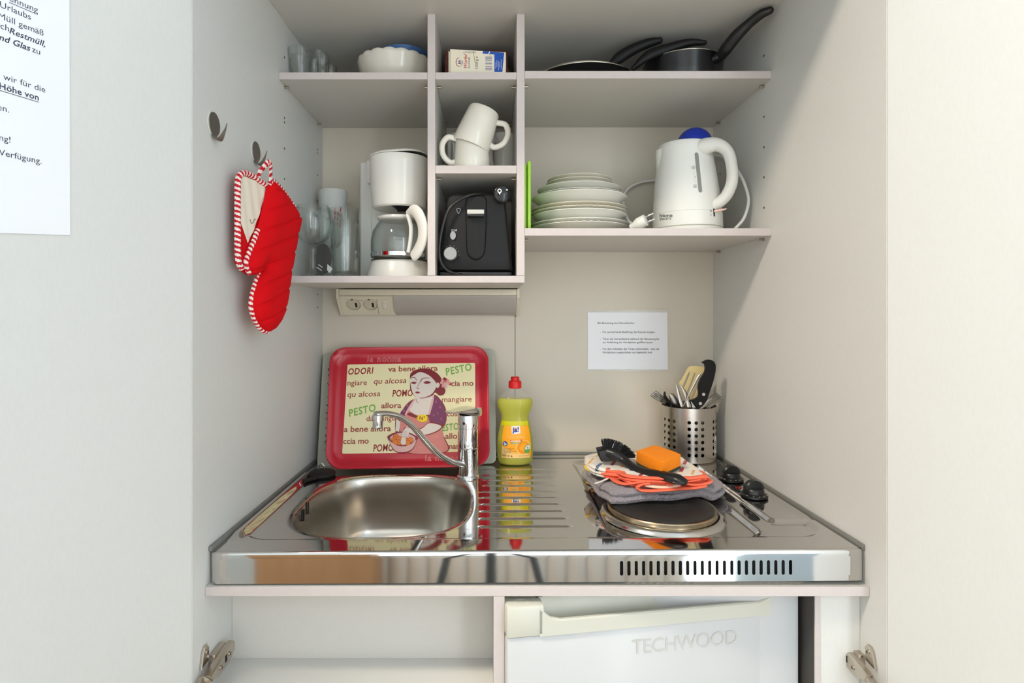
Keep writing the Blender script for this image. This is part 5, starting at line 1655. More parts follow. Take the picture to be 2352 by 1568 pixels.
for s, zx, zy in (('la nonna', 606, 256), ('la nonna', 1258, 1370)):
    o_ = Vector(tp(zx, zy)); ex = Vector(tp(zx + 100, zy)) - o_
    put_text(m, s, 100 * ex.length / 100, MT_, at=tuple(o_), rot=math.atan2(ex.y, ex.x), mi=0, z=.0064, bold=.022, spacing=1.12)
    put_text(m, s, 100 * ex.length / 100, MT_, at=tuple(o_), rot=math.atan2(ex.y, ex.x), mi=1, z=.0067, bold=-.016, spacing=1.12)
m.build('rim_lettering', [pmats[RIMT], TRED], tb, smooth=0)

FROST = mat('frosted green board', rgb(200, 203, 188), .35, trans=.25, ior=1.3, bump=.1, bscale=500)
bz = thing('frosted_board', 'pale frosted chopping board behind the red tray', 'cutting board', (-.205, yw(1.40), ZT_(-.2)))
bot2, top2 = Vector((-.2, yw(1.388), ZT_(-.2) + .0006)), Vector((-.2, yw(1.470), Zp(804, 1.468)))
MB_ = frame(bot2, (1, 0, .0), top2 - bot2)
c4 = [hit(729, 1076, MB_), hit(1140, 1064, MB_), hit(1137, 802, MB_), hit(743, 812, MB_)]
m = MB().rings([[MB_ @ Vector((p[0], p[1], z)) for p in quad_rr(c4, .014, i)] for z, i in ((.0, .001), (.001, 0), (.0038, 0), (.0048, .001))], cap0=True, cap1=True)
fb = m.build('board', FROST, bz, smooth=40)
m = MB(); random.seed(11)
for k in range(13):
    zy = 255 + 82 * k; zx = 190 - 4 * k
    pts = [(zx + random.uniform(-14, 20), zy + random.uniform(-22, 22)) for _ in range(4)]
    p2_ = [hit(720 + a / 4.9, 780 + b_ / 4.9, MB_) for a, b_ in pts]
    p2_ = [(p.x, p.y) for p in cat_rom([(a, b_, 0) for a, b_ in p2_], 5)]
    m.flat(ribbon(p2_, .0013), .0052 + .00002 * k, M=MB_)
m.build('printed_ornament', INK, fb, smooth=0, normals=False)

# ---------------------------------------------------------------- washing-up liquid
BD = 1.392
bx0 = X(1183, BD)
bo = thing('detergent_bottle', 'yellow washing-up liquid bottle with a red cap by the back wall', 'bottle', (bx0, yw(BD), ZT_(bx0)))
kz = .1531 * BD / FPX
zb0_ = ZT_(bx0) + .0003
prof = [(1420, 190), (1410, 228), (1385, 252), (1340, 268), (1270, 274), (1180, 275), (1050, 270), (950, 256), (850, 235), (770, 215), (715, 207), (680, 211), (640, 226), (570, 256), (515, 270), (470, 266), (430, 246), (390, 205), (340, 152), (305, 112), (292, 88), (285, 84)]
SYB = .58
def brad(zy):
    return interp([(p[0], p[1]) for p in prof[::-1]], zy) * kz
LIQ = mat('yellow green liquid', rgb(204, 204, 4), .08, trans=.4, ior=1.33)
CLEARP = mat('clear bottle plastic', (.98, .98, .93, 1), .05, alpha=.07, coat=.3)
pr = [(.0001, .001)] + [(p[1] * kz, (1420 - p[0]) * kz) for p in prof]
m = MB().lathe(pr, 64, c=(bx0, yw(BD), zb0_), sy=SYB); bsh = m.build('bottle_body', CLEARP, bo, smooth=60)
lq = [(.0001, .002)] + [(max(.001, p[1] * kz - .0009), max(.002, (1420 - p[0]) * kz)) for p in prof if p[0] > 432] + [(248 * kz - .001, (1420 - 434) * kz), (.0001, (1420 - 434) * kz)]
m = MB().lathe(lq, 64, c=(bx0, yw(BD), zb0_), sy=SYB); m.build('liquid', LIQ, bsh, smooth=60)
m = MB().lathe([(.084 * 0, 0)] and [(0, 283), (92, 283), (97, 276), (97, 190), (88, 174), (68, 168), (64, 158), (64, 122), (56, 114), (0, 113)], 40, c=(0, 0, 0))
m.v = [Vector((v.x * kz + bx0, v.y * kz + yw(BD), zb0_ + (1420 - v.z) * kz)) for v in m.v]
m.build('cap', RED, bo, smooth=35)
def onb(zx, zy, off=.0006):
    a = brad(zy); x = (zx - 412) * kz
    t = max(-.995, min(.995, x / a))
    return Vector((bx0 + x * (1 + off / a), yw(BD) - a * SYB * math.sqrt(1 - t * t) - off, zb0_ + (1420 - zy) * kz))
lab = MB()
def rows(l, r, ys, mi, off):
    lab.rings([[onb(l(y) + (r(y) - l(y)) * i / 14, y, off) for i in range(15)] for y in ys], mi, closed=False)
ys = [828 + (1298 - 828) * k / 20 for k in range(21)]
rows(lambda y: interp([(828, 246), (900, 232), (1000, 216), (1250, 206), (1298, 214)], y), lambda y: interp([(828, 598), (900, 618), (1000, 634), (1250, 644), (1298, 636)], y), ys, 0, .0004)
rows(lambda y: interp([(760, 216), (826, 200)], y), lambda y: interp([(760, 595), (826, 608)], y), [760, 780, 800, 826], 8, .0003)
fl = lambda poly, mi, off: lab.flat(poly, 0, mi, fn=lambda a, b_, z: onb(a, b_, off))
rows(lambda y: 208 + (1298 - y) * .05, lambda y: interp([(1130, 208 + 8), (1180, 330), (1240, 620), (1298, 632)], y), [1130 + 168 * k / 8 for k in range(9)], 10, .0005)
fl(circ(530, 1140, 108, 32), 6, .0006); fl(circ(530, 1140, 98, 32), 0, .0008); fl(circ(530, 1140, 86, 32), 9, .0010)
fl([(352, 830), (472, 826), (484, 935), (362, 950)], 1, .0012)
lt = lambda zx0, zy0, s, off=.0014: (lambda u, v, z: onb(zx0 + u * s, zy0 - v * s + u * s * -.08, off))
put_text(lab, 'ja!', 100, mi=2, fn=lt(372, 915, 1), bold=.03)
put_text(lab, 'Sweet Orange', 50, mi=6, fn=lambda u, v, z: onb(285 + u * .9, 1000 - v, .0012), shear=.3)
fl([(333, 1030), (508, 1024), (504, 1060), (340, 1066)], 3, .0012); put_text(lab, 'SPÜLMITTEL', 30, mi=1, fn=lambda u, v, z: onb(345 + u * .9, 1058 - v, .0014), bold=.03)
fl([(348, 1070), (490, 1066), (486, 1084), (352, 1088)], 4, .0012); put_text(lab, 'Konzentrat', 18, mi=1, fn=lambda u, v, z: onb(360 + u * 1.1, 1085 - v, .0014))
fl(circ(263, 1086, 36, 20), 5, .0012)
for a, b_ in ((252, 1078), (274, 1092), (260, 1104)):
    fl(circ(a, b_, 10, 10), 1, .0014)
for k, s in enumerate(('kraftvoll gegen Fett', 'pH-hautneutral', 'dermatologisch getestet', 'frischer Duft')):
    put_text(lab, s, 18, mi=7, fn=lambda u, v, z, k=k: onb(243 + u * 1.1, 1162 + 20 * k - v, .0014))
put_text(lab, '500 ml', 46, mi=7, fn=lambda u, v, z: onb(222 + u * .82, 1276 - v, .0014)); put_text(lab, 'e', 44, mi=7, fn=lambda u, v, z: onb(345 + u, 1276 - v, .0014), bold=.02)
put_text(lab, 'FÜR GLANZ UND GLAS', 14, mi=7, fn=lambda u, v, z: onb(458 + u * 1.05, 1268 - v, .0014))
fl([(545, 1225), (545, 1150), (565, 1110), (620, 1102), (622, 1190), (600, 1225)], 4, .0012); fl([(550, 1172), (552, 1150), (568, 1118), (614, 1110), (616, 1170)], 1, .0014); fl([(580, 1162), (582, 1135), (590, 1130), (596, 1162)], 7, .0016)
lab.build('label', [mat('orange label', rgb(252, 170, 28), .4), WPRINT, mat('ja blue', rgb(38, 42, 140), .5), mat('dark orange print', rgb(222, 104, 20), .5), mat('label green', rgb(92, 172, 90), .5), mat('label blue', rgb(32, 96, 150), .5),
     mat('pale orange print', rgb(252, 214, 130), .5), mat('dark label ink', rgb(62, 58, 50), .5), mat('yellow label film', rgb(206, 200, 16), .3), mat('orange flesh print', rgb(250, 150, 20), .5), mat('label foot', rgb(250, 206, 130), .5)], bsh, smooth=60, normals=False)
# ---------------------------------------------------------------- cutlery holder
HX, HD, HR = X(1582, 1.4135), 1.4135, .0635
HY = yw(HD)
HZ = ZT_(HX) + .0067
HH = .1305
ho = thing('cutlery_holder', 'perforated steel cylinder full of cutlery in the back corner of the worktop', 'utensil holder', (HX, HY, HZ))
# wall of the cylinder with punched holes: cells of a fine grid around it, holes left open
NA, rowsz = 0, [.0207 + .0153 * k for k in range(6)]
hr_ = .0042
cols = []
for grp in [-1.64 + 1.0472 * q for q in (-1, 0, 1, 2, 3, 4)]:
    for k in (-1, 0, 1):
        cols.append(grp + k * .245)
cols = [c for c in cols]
verts, faces = [], []
def holed_cell(a0, a1, z0, z1, ac, zc):
    """one cell of the wall with a round hole in its middle"""
    n = 16
    ring = [(ac + hr_ / HR * math.cos(2 * PI * k / n), zc + hr_ * math.sin(2 * PI * k / n)) for k in range(n)]
    outer = []
    for k in range(n):
        c, s = math.cos(2 * PI * k / n), math.sin(2 * PI * k / n)
        t = 1 / max(abs(c), abs(s))
        ux, uz = c * t, s * t
        outer.append((ac + (a1 - ac if ux > 0 else ac - a0) * ux, zc + (z1 - zc if uz > 0 else zc - z0) * uz))
    o = len(verts)
    for a, z in ring + outer:
        verts.append((a, z))
    for k in range(n):
        k2 = (k + 1) % n
        faces.append([o + k, o + n + k, o + n + k2, o + k2])
def plain(a0, a1, z0, z1, n=1):
    for i in range(n):
        o = len(verts)
        b0, b1 = a0 + (a1 - a0) * i / n, a0 + (a1 - a0) * (i + 1) / n
        verts.extend([(b0, z0), (b1, z0), (b1, z1), (b0, z1)])
        faces.append([o, o + 1, o + 2, o + 3])
cols.sort()
edges = []
cw = .1225
za, zb_ = .0207 - .00765, .0207 + .0153 * 5 + .00765
prev = cols[-1] + cw - 2 * PI
for c in cols:
    if c - cw > prev + 1e-4:
        plain(prev, c - cw, za, zb_, max(1, int((c - cw - prev) / .08)))
    for z in rowsz:
        holed_cell(c - cw, c + cw, z - .00765, z + .00765, c, z)
    prev = c + cw
plain(-PI, PI, .004, za, 72); plain(-PI, PI, zb_, HH - .001, 72)
m = MB()
for rr, flip in ((HR, False), (HR - .0009, True)):
    m.add([(HX + rr * math.cos(a), HY + rr * math.sin(a), HZ + z) for a, z in verts], [f[::-1] if flip else f for f in faces])
m.lathe([(HR - .0009, HH - .001), (HR - .0004, HH), (HR, HH - .001)], 72, c=(HX, HY, HZ))
m.lathe([(0, .0012), (HR - .004, .0012), (HR, .004)], 72, c=(HX, HY, HZ)); m.lathe([(0, .0004), (HR - .004, .0004), (HR, .004)], 72, c=(HX, HY, HZ))
BSTEEL = mat('brushed holder steel', (.58, .54, .49, 1), .27, 1.0, bump=.12, bscale=160, bdist=.0003, bstretch=(.06, .06, 1))
hb = m.build('cylinder', BSTEEL, ho, smooth=50, normals=False)
nrm = []
for v in hb.data.vertices:
    r_ = math.hypot(v.co.x, v.co.y)
    s_ = 1 if r_ > HR - .0004 else -1
    nrm.append((s_ * v.co.x / r_, s_ * v.co.y / r_, 0) if r_ > HR - .0015 else (0, 0, 1))
hb.data.polygons.foreach_set('use_smooth', [True] * len(hb.data.polygons))
hb.data.normals_split_custom_set_from_vertices(nrm)
m = MB()
LABW = mat('white sticker', rgb(222, 222, 220), .5)
def onh(a, z, off): return (HX + (HR + off) * math.cos(a), HY + (HR + off) * math.sin(a), HZ + z)
m.rings([[onh(-.80 + .22 * i / 6, z, .0004) for i in range(7)] for z in (.021, .062)], closed=False)
a_l = [(-.78, .055, .0016), (-.76, .046, .0012), (-.74, .042, .0012)]
for k in range(5):
    m.rings([[onh(-.74, .030 + .0045 * k, .0007), onh(-.66, .030 + .0045 * k, .0007)], [onh(-.74, .032 + .0045 * k, .0007), onh(-.66, .032 + .0045 * k, .0007)]], 1, closed=False)
m.build('sticker', [LABW, INK], hb, smooth=0, normals=False)

# each piece of cutlery: flattened tubes from inside the holder up past the rim
def inside_pt(tx, ty, z=.02, k=.55):
    v = Vector((tx - HX, ty - HY)); 
    if v.length > .03: v = v.normalized() * .03
    return Vector((HX - v.x * k, HY - v.y * k, HZ + z))
CG = 'cutlery in the perforated holder'
def piece(name, label, cat, pts, w, t, mt, up=(0, -1, 0), part='blade', sub=6, n=12, group=CG, foot=True):
    pts = [Vector(p) for p in pts]
    for i, p in enumerate(pts):
        if p.z < HZ + HH + .006:
            r_ = Vector((p.x - HX, p.y - HY))
            if r_.length > HR - .007:
                r_ = r_.normalized() * (HR - .007)
                pts[i] = Vector((HX + r_.x, HY + r_.y, p.z))
    tip = pts[0]
    base = pts[-1]
    lo = inside_pt(base.x, base.y)
    o = thing(name, label, cat, lo, group=group)
    path = list(pts) + ([pts[-1].lerp(lo, .3), pts[-1].lerp(lo, .65), lo] if foot else [])
    m = MB(); handle(m, path, w + ([w[-1]] * 3 if foot else []), t + ([t[-1]] * 3 if foot else []), up=up, n=n, sub=sub)
    m.build(part, mt, o, smooth=60)
    return o
def fork(label, p0, p1, side, dark=False):
    """p0 tip of the tines, p1 where the neck meets the rim"""
    p0, p1 = Vector(p0), Vector(p1)
    r_ = Vector((p1.x - HX, p1.y - HY)); r_ = r_.normalized() * min(r_.length, HR - .011); p1 = Vector((HX + r_.x, HY + r_.y, max(p1.z, HZ + HH + .003)))
    lo = inside_pt(p1.x, p1.y)
    o = thing('fork', label, 'fork', lo, group=CG)
    ax = (p0 - p1).normalized()
    sd_ = Vector(side).normalized()
    root = p1 + (p0 - p1) * .38
    for k in range(4):
        off = sd_ * ((k - 1.5) * .0046)
        m = MB().tube(cat_rom([root + off * .95, root + (p0 - root) * .5 + off * 1.05, p0 + off * .9], 5), [.0017] * 10 + [.0011], 8, flat=.001, up=ax.cross(sd_))
        m.build('tine', CUTLERY, o, smooth=60)
    m = MB(); handle(m, [root + ax * .004, root - ax * .004, root - ax * .016, p1 - ax * .004, lo], [.0086, .0084, .006, .0035, .004], [.0012, .0014, .0016, .0016, .0016], up=tuple(ax.cross(sd_)))
    m.build('handle', CUTLERY, o, smooth=60)
    return o
fork('outermost fork leaning towards the detergent bottle over the holder rim', P(1497, 903, 1.40), P(1528, 934, 1.40), (.35, -.5, .75))
fork('fork lying just above and behind the outermost leaning fork', P(1503, 899, 1.43), P(1531, 931, 1.425), (.3, -.75, .6))
fork('fork pointing towards the side panel behind the other corner fork', P(1651, 906, 1.42), P(1618, 936, 1.40), (.4, -.5, -.5))
fork('fork nearest the side panel, tines over the holder rim', P(1653, 913, 1.39), P(1622, 940, 1.375), (.5, -.6, -.5))
DKS = mat('dark worn steel', (.30, .28, .26, 1), .28, 1.0)
piece('table_knife', 'dark knife handle standing upright next to the spread forks', 'knife', [P(1526.5, 899, 1.385), P(1528, 912, 1.384), P(1531, 930, 1.382), P(1533, 942, 1.38)], [.0018, .0040, .0042, .004], [.0015, .003, .003, .003], BLACK_SOFT, part='handle')
piece('spoon', 'spoon with a dark bowl turned sideways next to the black knife handle', 'spoon', [P(1538, 905, 1.386), P(1543, 910, 1.385), P(1551, 923, 1.385), P(1560, 936, 1.386), P(1565, 943, 1.387)], [.003, .0075, .0098, .0075, .004], [.0012, .0035, .0042, .003, .002], DKS, part='spoon_bowl')
piece('table_knife', 'table knife with a straight blade in the middle of the holder', 'knife', [P(1554, 883, 1.378), P(1556, 893, 1.377), P(1562, 916, 1.374), P(1570, 942, 1.371)], [.0014, .0028, .0042, .0046], [.0005, .0008, .0009, .0009], CUTLERY)
piece('table_knife', 'table knife leaning across the front of the slotted spatula', 'knife', [P(1563, 884, 1.372), P(1569, 894, 1.371), P(1579, 916, 1.369), P(1585, 943, 1.367)], [.0012, .0034, .0056, .0060], [.0005, .0009, .001, .001], CUTLERY)
piece('table_knife', 'slim knife leaning the other way in front of the spatula slots', 'knife', [P(1610, 857, 1.36), P(1603, 868, 1.36), P(1590, 892, 1.36), P(1576, 920, 1.362), P(1568, 940, 1.364)], [.0010, .0030, .0026, .0012, .0010], [.0005, .0008, .001, .001, .001], CUTLERY)
piece('teaspoon', 'teaspoon handle with a little round end by the side panel', 'spoon', [P(1641, 927, 1.378), P(1634, 932, 1.377), P(1624, 944, 1.375)], [.0022, .0024, .0026], [.0016, .0016, .0016], CUTLERY, part='handle')
piece('table_knife', 'wide steel handle leaning out of the holder under the corner forks', 'knife', [P(1636, 915, 1.364), P(1628, 921, 1.363), P(1610, 939, 1.361), P(1604, 946, 1.361)], [.003, .0058, .0062, .005], [.0012, .002, .002, .002], CUTLERY, part='handle')
# slotted spatula
sp_ = thing('slotted_spatula', 'cream slotted spatula standing at the back of the cutlery holder', 'spatula', (HX, HY + .01, HZ + .02), group=CG)
ds_ = 1.418
W5 = lambda zx, zy, d=ds_: (X(1480 + zx * .1722, d), Zp(820 + zy * .1722, d))
outl = [W5(*p) for p in [(470, 370), (500, 300), (545, 215), (580, 150), (605, 127), (640, 121), (720, 124), (790, 135), (815, 155), (815, 200), (780, 330), (745, 450), (718, 520), (690, 600), (690, 640), (600, 640), (560, 590)]]
slots = [[W5(*p) for p in q_] for q_ in ([(505, 395), (545, 290), (585, 205), (600, 198), (608, 210), (600, 250), (560, 350), (525, 425)], [(558, 480), (600, 370), (645, 250), (655, 212), (668, 204), (683, 212), (675, 260), (630, 380), (580, 500)], [(615, 560), (655, 450), (710, 310), (735, 230), (750, 205), (764, 212), (750, 290), (710, 420), (660, 540)])]
cu = bpy.data.curves.new('spatula_outline', 'CURVE'); cu.dimensions = '2D'; cu.fill_mode = 'BOTH'; cu.extrude = .0011; cu.bevel_depth = .0005
for pl_ in [outl] + slots:
    sm = [(p.x, p.y) for p in cat_rom([(a, b_, 0) for a, b_ in pl_], 4, closed=True)]
    s_ = cu.splines.new('POLY'); s_.points.add(len(sm) - 1); s_.use_cyclic_u = True
    for q_, p in zip(s_.points, sm): q_.co = (p[0], p[1], 0, 1)
to_ = bpy.data.objects.new('t', cu); COL.objects.link(to_)
dg = bpy.context.evaluated_depsgraph_get(); dg.update()
me = bpy.data.meshes.new_from_object(to_.evaluated_get(dg))
m = MB(); Mo = Matrix.Translation((0, yw(ds_), 0)) @ FACE
m.add([Mo @ v.co for v in me.vertices], [list(p.vertices) for p in me.polygons])
bpy.data.objects.remove(to_); bpy.data.curves.remove(cu); bpy.data.meshes.remove(me)
CREAMP = mat('cream nylon', rgb(228, 208, 150), .4)
m.build('slotted_head', CREAMP, sp_, smooth=30)
a_, b2 = W5(640, 630)
m = MB(); handle(m, [Vector((a_, yw(ds_), b2)), Vector((a_ - .002, yw(ds_), b2 - .03)), Vector((HX - .005, HY + .005, HZ + .02))], [.009, .006, .006], [.002, .004, .004], up=(0, -1, 0)); m.build('handle', CREAMP, sp_, smooth=60)
# chef's knife
ck = thing('chef_knife', 'large kitchen knife with a curved black riveted handle, blade down in the holder', 'knife', (HX + .01, HY - .02, HZ + .02), group=CG)
dk = 1.362
cl_ = [(W5(*p, dk)) for p in [(770, 75), (800, 50), (840, 35), (890, 38), (925, 65), (942, 110), (940, 180), (920, 280), (890, 380), (855, 480), (825, 565), (800, 610), (765, 650), (735, 672), (712, 690), (670, 650), (635, 600), (620, 578), (640, 565), (690, 545), (718, 515), (722, 470), (716, 400), (730, 330), (770, 250), (800, 200), (812, 150), (805, 105), (790, 82)]]
sm = [(p.x, p.y) for p in cat_rom([(a, b_, 0) for a, b_ in cl_], 3, closed=True)]
Mk2 = Matrix.Translation((0, yw(dk), 0)) @ FACE
cxm_ = sum(p[0] for p in sm) / len(sm); czm = sum(p[1] for p in sm) / len(sm)
m = MB()
shr = lambda s: [near_poly(p[0], p[1], sm)[0] for p in sm] if s == 0 else None
def inset(poly, d):
    out = []
    n = len(poly)
    for i in range(n):
        a, b_ = Vector(poly[i - 1]), Vector(poly[(i + 1) % n])
        t = (b_ - a).normalized(); nn = Vector((-t.y, t.x))
        p = Vector(poly[i])
        c1 = p + nn * d
        if not in_poly(c1.x, c1.y, poly): c1 = p - nn * d
        out.append((c1.x, c1.y))
    return out
i1 = inset(sm, .0011)
m.rings([[Mk2 @ Vector((p[0], p[1], z)) for p in pl_] for pl_, z in ((i1, -.0068), (sm, -.0052), (sm, .0052), (i1, .0068))], cap0=True, cap1=True)
kh = m.build('handle', BLACK_SOFT, ck, smooth=50)
for zx, zy in ((776, 490), (732, 612)):
    a, b_ = W5(zx, zy, dk)
    m = MB().lathe([(0, .0075), (.0038, .0075), (.0041, .0070), (.0041, .0064)], 20, M=Mk2 @ Matrix.Translation((a, b_, 0))); m.build('rivet', CHROME, kh)
bl_ = [W5(*p, dk) for p in [(618, 590), (640, 640), (632, 735), (636, 820), (700, 820), (712, 735), (720, 690), (680, 650), (640, 600)]]
lowx = HX + .006
bl_ = bl_[:3] + [(bl_[3][0] - .006, HZ + .012), (bl_[4][0] - .004, HZ + .02)] + bl_[5:]
m = MB().prism(bl_, -.0009, .0009, M=Mk2); m.build('blade', mat('knife blade steel', (.75, .74, .72, 1), .22, 1.0), ck, smooth=0)

# ---------------------------------------------------------------- towels, brush and sponge on the hotplates
ZP = ZT_(.31) - .006 + .0198                         # top of the hotplates
TERRY = mat('grey terry cotton', rgb(162, 153, 160), .95, bump=1.0, bscale=620, bdist=.006, var=.2, vscale=380, sheen=.4)
from mathutils import noise as mnoise
def slab(poly, z0, th, res, edge, amp, fs_, seed=0.0, sag=None, jig=.0012):
    """soft folded cloth: puffed outline with wavy surface"""
    vs, fs = grid_fill(poly, res)
    up, lo = [], []
    for x, y, d in vs:
        t = min(1, d / edge)
        rise = th * (.5 + .5 * math.sqrt(max(0, 1 - (1 - t) ** 2)))
        low = th * (.5 - .5 * math.sqrt(max(0, 1 - (1 - t) ** 2)))
        w = amp * mnoise.noise(Vector((x * fs_, y * fs_, seed)))
        s = sag(x, y) if sag else 0
        j = jig * mnoise.noise(Vector((x * 190, y * 190, seed + 5)))
        jx = jig * .8 * mnoise.noise(Vector((x * 190, y * 190, seed + 9)))
        up.append((x + jx, y + jx, z0 + rise + w * t + s + j)); lo.append((x + jx, y + jx, z0 + low + s))
    m = MB().add(up, fs)
    m.add(lo, [f[::-1] for f in fs])
    return m
def wp(px, py, z):                                    # pixel on the horizontal plane of height z
    d = (CAMZ - z) * FPX / (py - CY)
    return (X(px, d), yw(d))
ztw = ZP + .009
gpoly = [wp(1352, 1096, ztw), wp(1372, 1122, ztw), wp(1397, 1146, ztw), wp(1408, 1150, ztw), wp(1470, 1146, ztw), wp(1560, 1140, ztw), wp(1628, 1132, ztw), wp(1660, 1122, ztw), wp(1664, 1113, ztw), wp(1640, 1100, ztw),
         (.443, yw(1.24)), (.425, yw(1.285)), (.30, yw(1.30)), (.232, yw(1.29)), (.202, yw(1.235))]
tw = thing('terry_towel', 'folded grey terry towel lying across the two hotplates', 'towel', (.315, yw(1.15), ZP))
for k, (z0, th, ins) in enumerate(((ZP + .0006, .0145, 0), (ZP + .0125, .0145, .0018))):
    cxp = sum(p[0] for p in gpoly) / len(gpoly); cyp = sum(p[1] for p in gpoly) / len(gpoly)
    pl_ = [(p[0] + (cxp - p[0]) * ins * 12, p[1] + (cyp - p[1]) * ins * 12) for p in gpoly]
    pl_ = [(p.x, p.y) for p in cat_rom([(a, b_, 0) for a, b_ in pl_], 5, closed=True)]
    slab(pl_, z0, th, .0022, .011, .0042, 26, 1.0 + k, jig=.0016, sag=lambda x, y: .0012 * math.sin(x * 70) - .010 * sstep(.088, .125, math.hypot(x - .3115, y + .428)) * sstep(.095, .125, math.hypot(x - .3115, y + .200))).build('folded_layer', TERRY, tw, smooth=180, normals=False)
ZG = ZP + .0272
tt = thing('tea_towel', 'white patterned tea towel with coral edge folded on top of the grey towel', 'towel', (.30, yw(1.13), ZG))
TEAW = bpy.data.materials.new('printed tea towel'); TEAW.use_nodes = True
nt_ = TEAW.node_tree; bs_ = nt_.nodes['Principled BSDF']; bs_.inputs['Roughness'].default_value = .9
tc = nt_.nodes.new('ShaderNodeTexCoord'); mp = nt_.nodes.new('ShaderNodeMapping'); nt_.links.new(tc.outputs['Object'], mp.inputs['Vector'])
mp.inputs['Rotation'].default_value = (0, 0, .42)
sepx = nt_.nodes.new('ShaderNodeSeparateXYZ'); nt_.links.new(mp.outputs[0], sepx.inputs[0])
def mathn(op, a, b=None):
    n_ = nt_.nodes.new('ShaderNodeMath'); n_.operation = op
    for i, v in enumerate((a, b)):
        if v is None: continue
        if isinstance(v, (int, float)): n_.inputs[i].default_value = v
        else: nt_.links.new(v, n_.inputs[i])
    return n_.outputs[0]
col_prev = None
base = nt_.nodes.new('ShaderNodeRGB'); base.outputs[0].default_value = rgb(232, 226, 216)
col_prev = base.outputs[0]
for k, (c_, ph) in enumerate((((170, 44, 60), .0), ((52, 88, 140), .33), ((226, 164, 60), .66))):
    f_ = mathn('FRACT', mathn('ADD', mathn('MULTIPLY', sepx.outputs[0], 1 / .066), ph))
    g_ = mathn('FRACT', mathn('ADD', mathn('MULTIPLY', sepx.outputs[1], 1 / .062), ph * 1.7))
    msk = mathn('MULTIPLY', mathn('LESS_THAN', f_, .105 if k < 2 else .07), mathn('LESS_THAN', g_, .62))
    nz = nt_.nodes.new('ShaderNodeTexNoise'); nz.inputs['Scale'].default_value = 420; nt_.links.new(tc.outputs['Object'], nz.inputs['Vector'])
    msk = mathn('MULTIPLY', msk, mathn('GREATER_THAN', nz.outputs[0], .40))
    mx = nt_.nodes.new('ShaderNodeMix'); mx.data_type = 'RGBA'
    nt_.links.new(msk, mx.inputs[0]); nt_.links.new(col_prev, mx.inputs[6]); mx.inputs[7].default_value = rgb(*c_)
    col_prev = mx.outputs[2]
nt_.links.new(col_prev, bs_.inputs['Base Color'])
CORAL = mat('coral hem', rgb(238, 112, 82), .9, bump=.6, bscale=500, bdist=.001)
CREAMC = mat('cream cloth', rgb(226, 204, 178), .9)
YELC = mat('yellow hem', rgb(226, 190, 70), .9)
zt2 = ZG + .008
tpoly = [wp(1346, 1070, zt2), wp(1358, 1082, zt2), wp(1385, 1090, zt2), wp(1425, 1096, zt2), wp(1440, 1108, zt2), wp(1480, 1112, zt2), wp(1560, 1112, zt2), wp(1618, 1106, zt2), wp(1628, 1098, zt2), wp(1610, 1086, zt2),
         (.408, yw(1.19)), (.392, yw(1.245)), (.27, yw(1.26)), (.205, yw(1.235))]
for k, (z0, th, sc3) in enumerate(((ZG + .0004, .006, .97), (ZG + .0056, .0062, 1.0), (ZG + .011, .0062, .985))):
    cxp = sum(p[0] for p in tpoly) / len(tpoly); cyp = sum(p[1] for p in tpoly) / len(tpoly)
    pl_ = [(cxp + (p[0] - cxp) * sc3, cyp + (p[1] - cyp) * sc3 + (.006 if k == 2 else 0)) for p in tpoly]
    pl_ = [(p.x, p.y) for p in cat_rom([(a, b_, 0) for a, b_ in pl_], 5, closed=True)]
    sl_ = slab(pl_, z0, th, .003, .005, .0026, 26, 4.0 + k, jig=.0003)
    sl_.m = [1 if (sum(sl_.v[q].y for q in f) / len(f) < yw(1.12) and near_poly(sum(sl_.v[q].x for q in f) / len(f), sum(sl_.v[q].y for q in f) / len(f), pl_)[1] < .0075) else 0 for f in sl_.f]
    sl_.build('folded_layer', [TEAW, CORAL], tt, smooth=180, normals=False)
# coral hem edges: folded ribbons standing at the front
def hem(pts, r=.0024, mt=CORAL, name='hem'):
    path = cat_rom([P(*p) for p in pts], 8)
    m = MB().tube(path, r, 8, flat=.0052, up=(0, 0, 1) if False else (0, 0, 1), mi=0)
    # tube() takes side = t x up: with up = z the half width r lies across, the flat value is the height; swap for a standing ribbon
    m = MB().tube(path, .0075, 8, flat=r, up=(0, 0, 1))
    return m.build(name, mt, tt, smooth=70)
dh = 1.054
hem([(1425, 1086, dh + .05), (1440, 1092, dh + .02), (1470, 1096, dh + .01), (1520, 1098, dh), (1580, 1098, dh), (1618, 1094, dh + .005), (1628, 1101, dh + .006), (1622, 1109, dh + .004), (1590, 1112, dh), (1560, 1107, dh), (1530, 1112, dh - .002)])
hem([(1428, 1096, dh + .035), (1450, 1101, dh + .012), (1490, 1104, dh), (1540, 1105, dh), (1575, 1104, dh), (1606, 1100, dh)], .002)
hem([(1408, 1098, dh + .06), (1420, 1107, dh + .03), (1440, 1111, dh + .012), (1470, 1106, dh), (1478, 1105, dh)], .0024)
hem([(1492, 1109, dh - .003), (1474, 1111, dh - .002), (1464, 1118, dh - .002), (1472, 1125, dh - .003), (1500, 1126.5, dh - .006), (1545, 1123, dh - .006), (1590, 1120, dh - .003), (1620, 1115, dh)], .0026)
hem([(1426, 1089, dh + .055), (1434, 1099, dh + .03), (1446, 1105, dh + .018)], .0026)
m = MB().tube(cat_rom([P(1481, 1113, dh - .001), P(1500, 1117, dh - .003), P(1530, 1118, dh - .002), P(1560, 1113, dh)], 6), .006, 8, flat=.003, up=(0, 0, 1)); m.build('inner_fold', CREAMC, tt, smooth=70)
m = MB().tube(cat_rom([P(1347, 1069, 1.178), P(1351, 1077, 1.168), P(1362, 1083, 1.160), P(1380, 1087, 1.15)], 6), .0052, 8, flat=.0022, up=(0, 0, 1)); m.build('yellow_edge', YELC, tt, smooth=70)
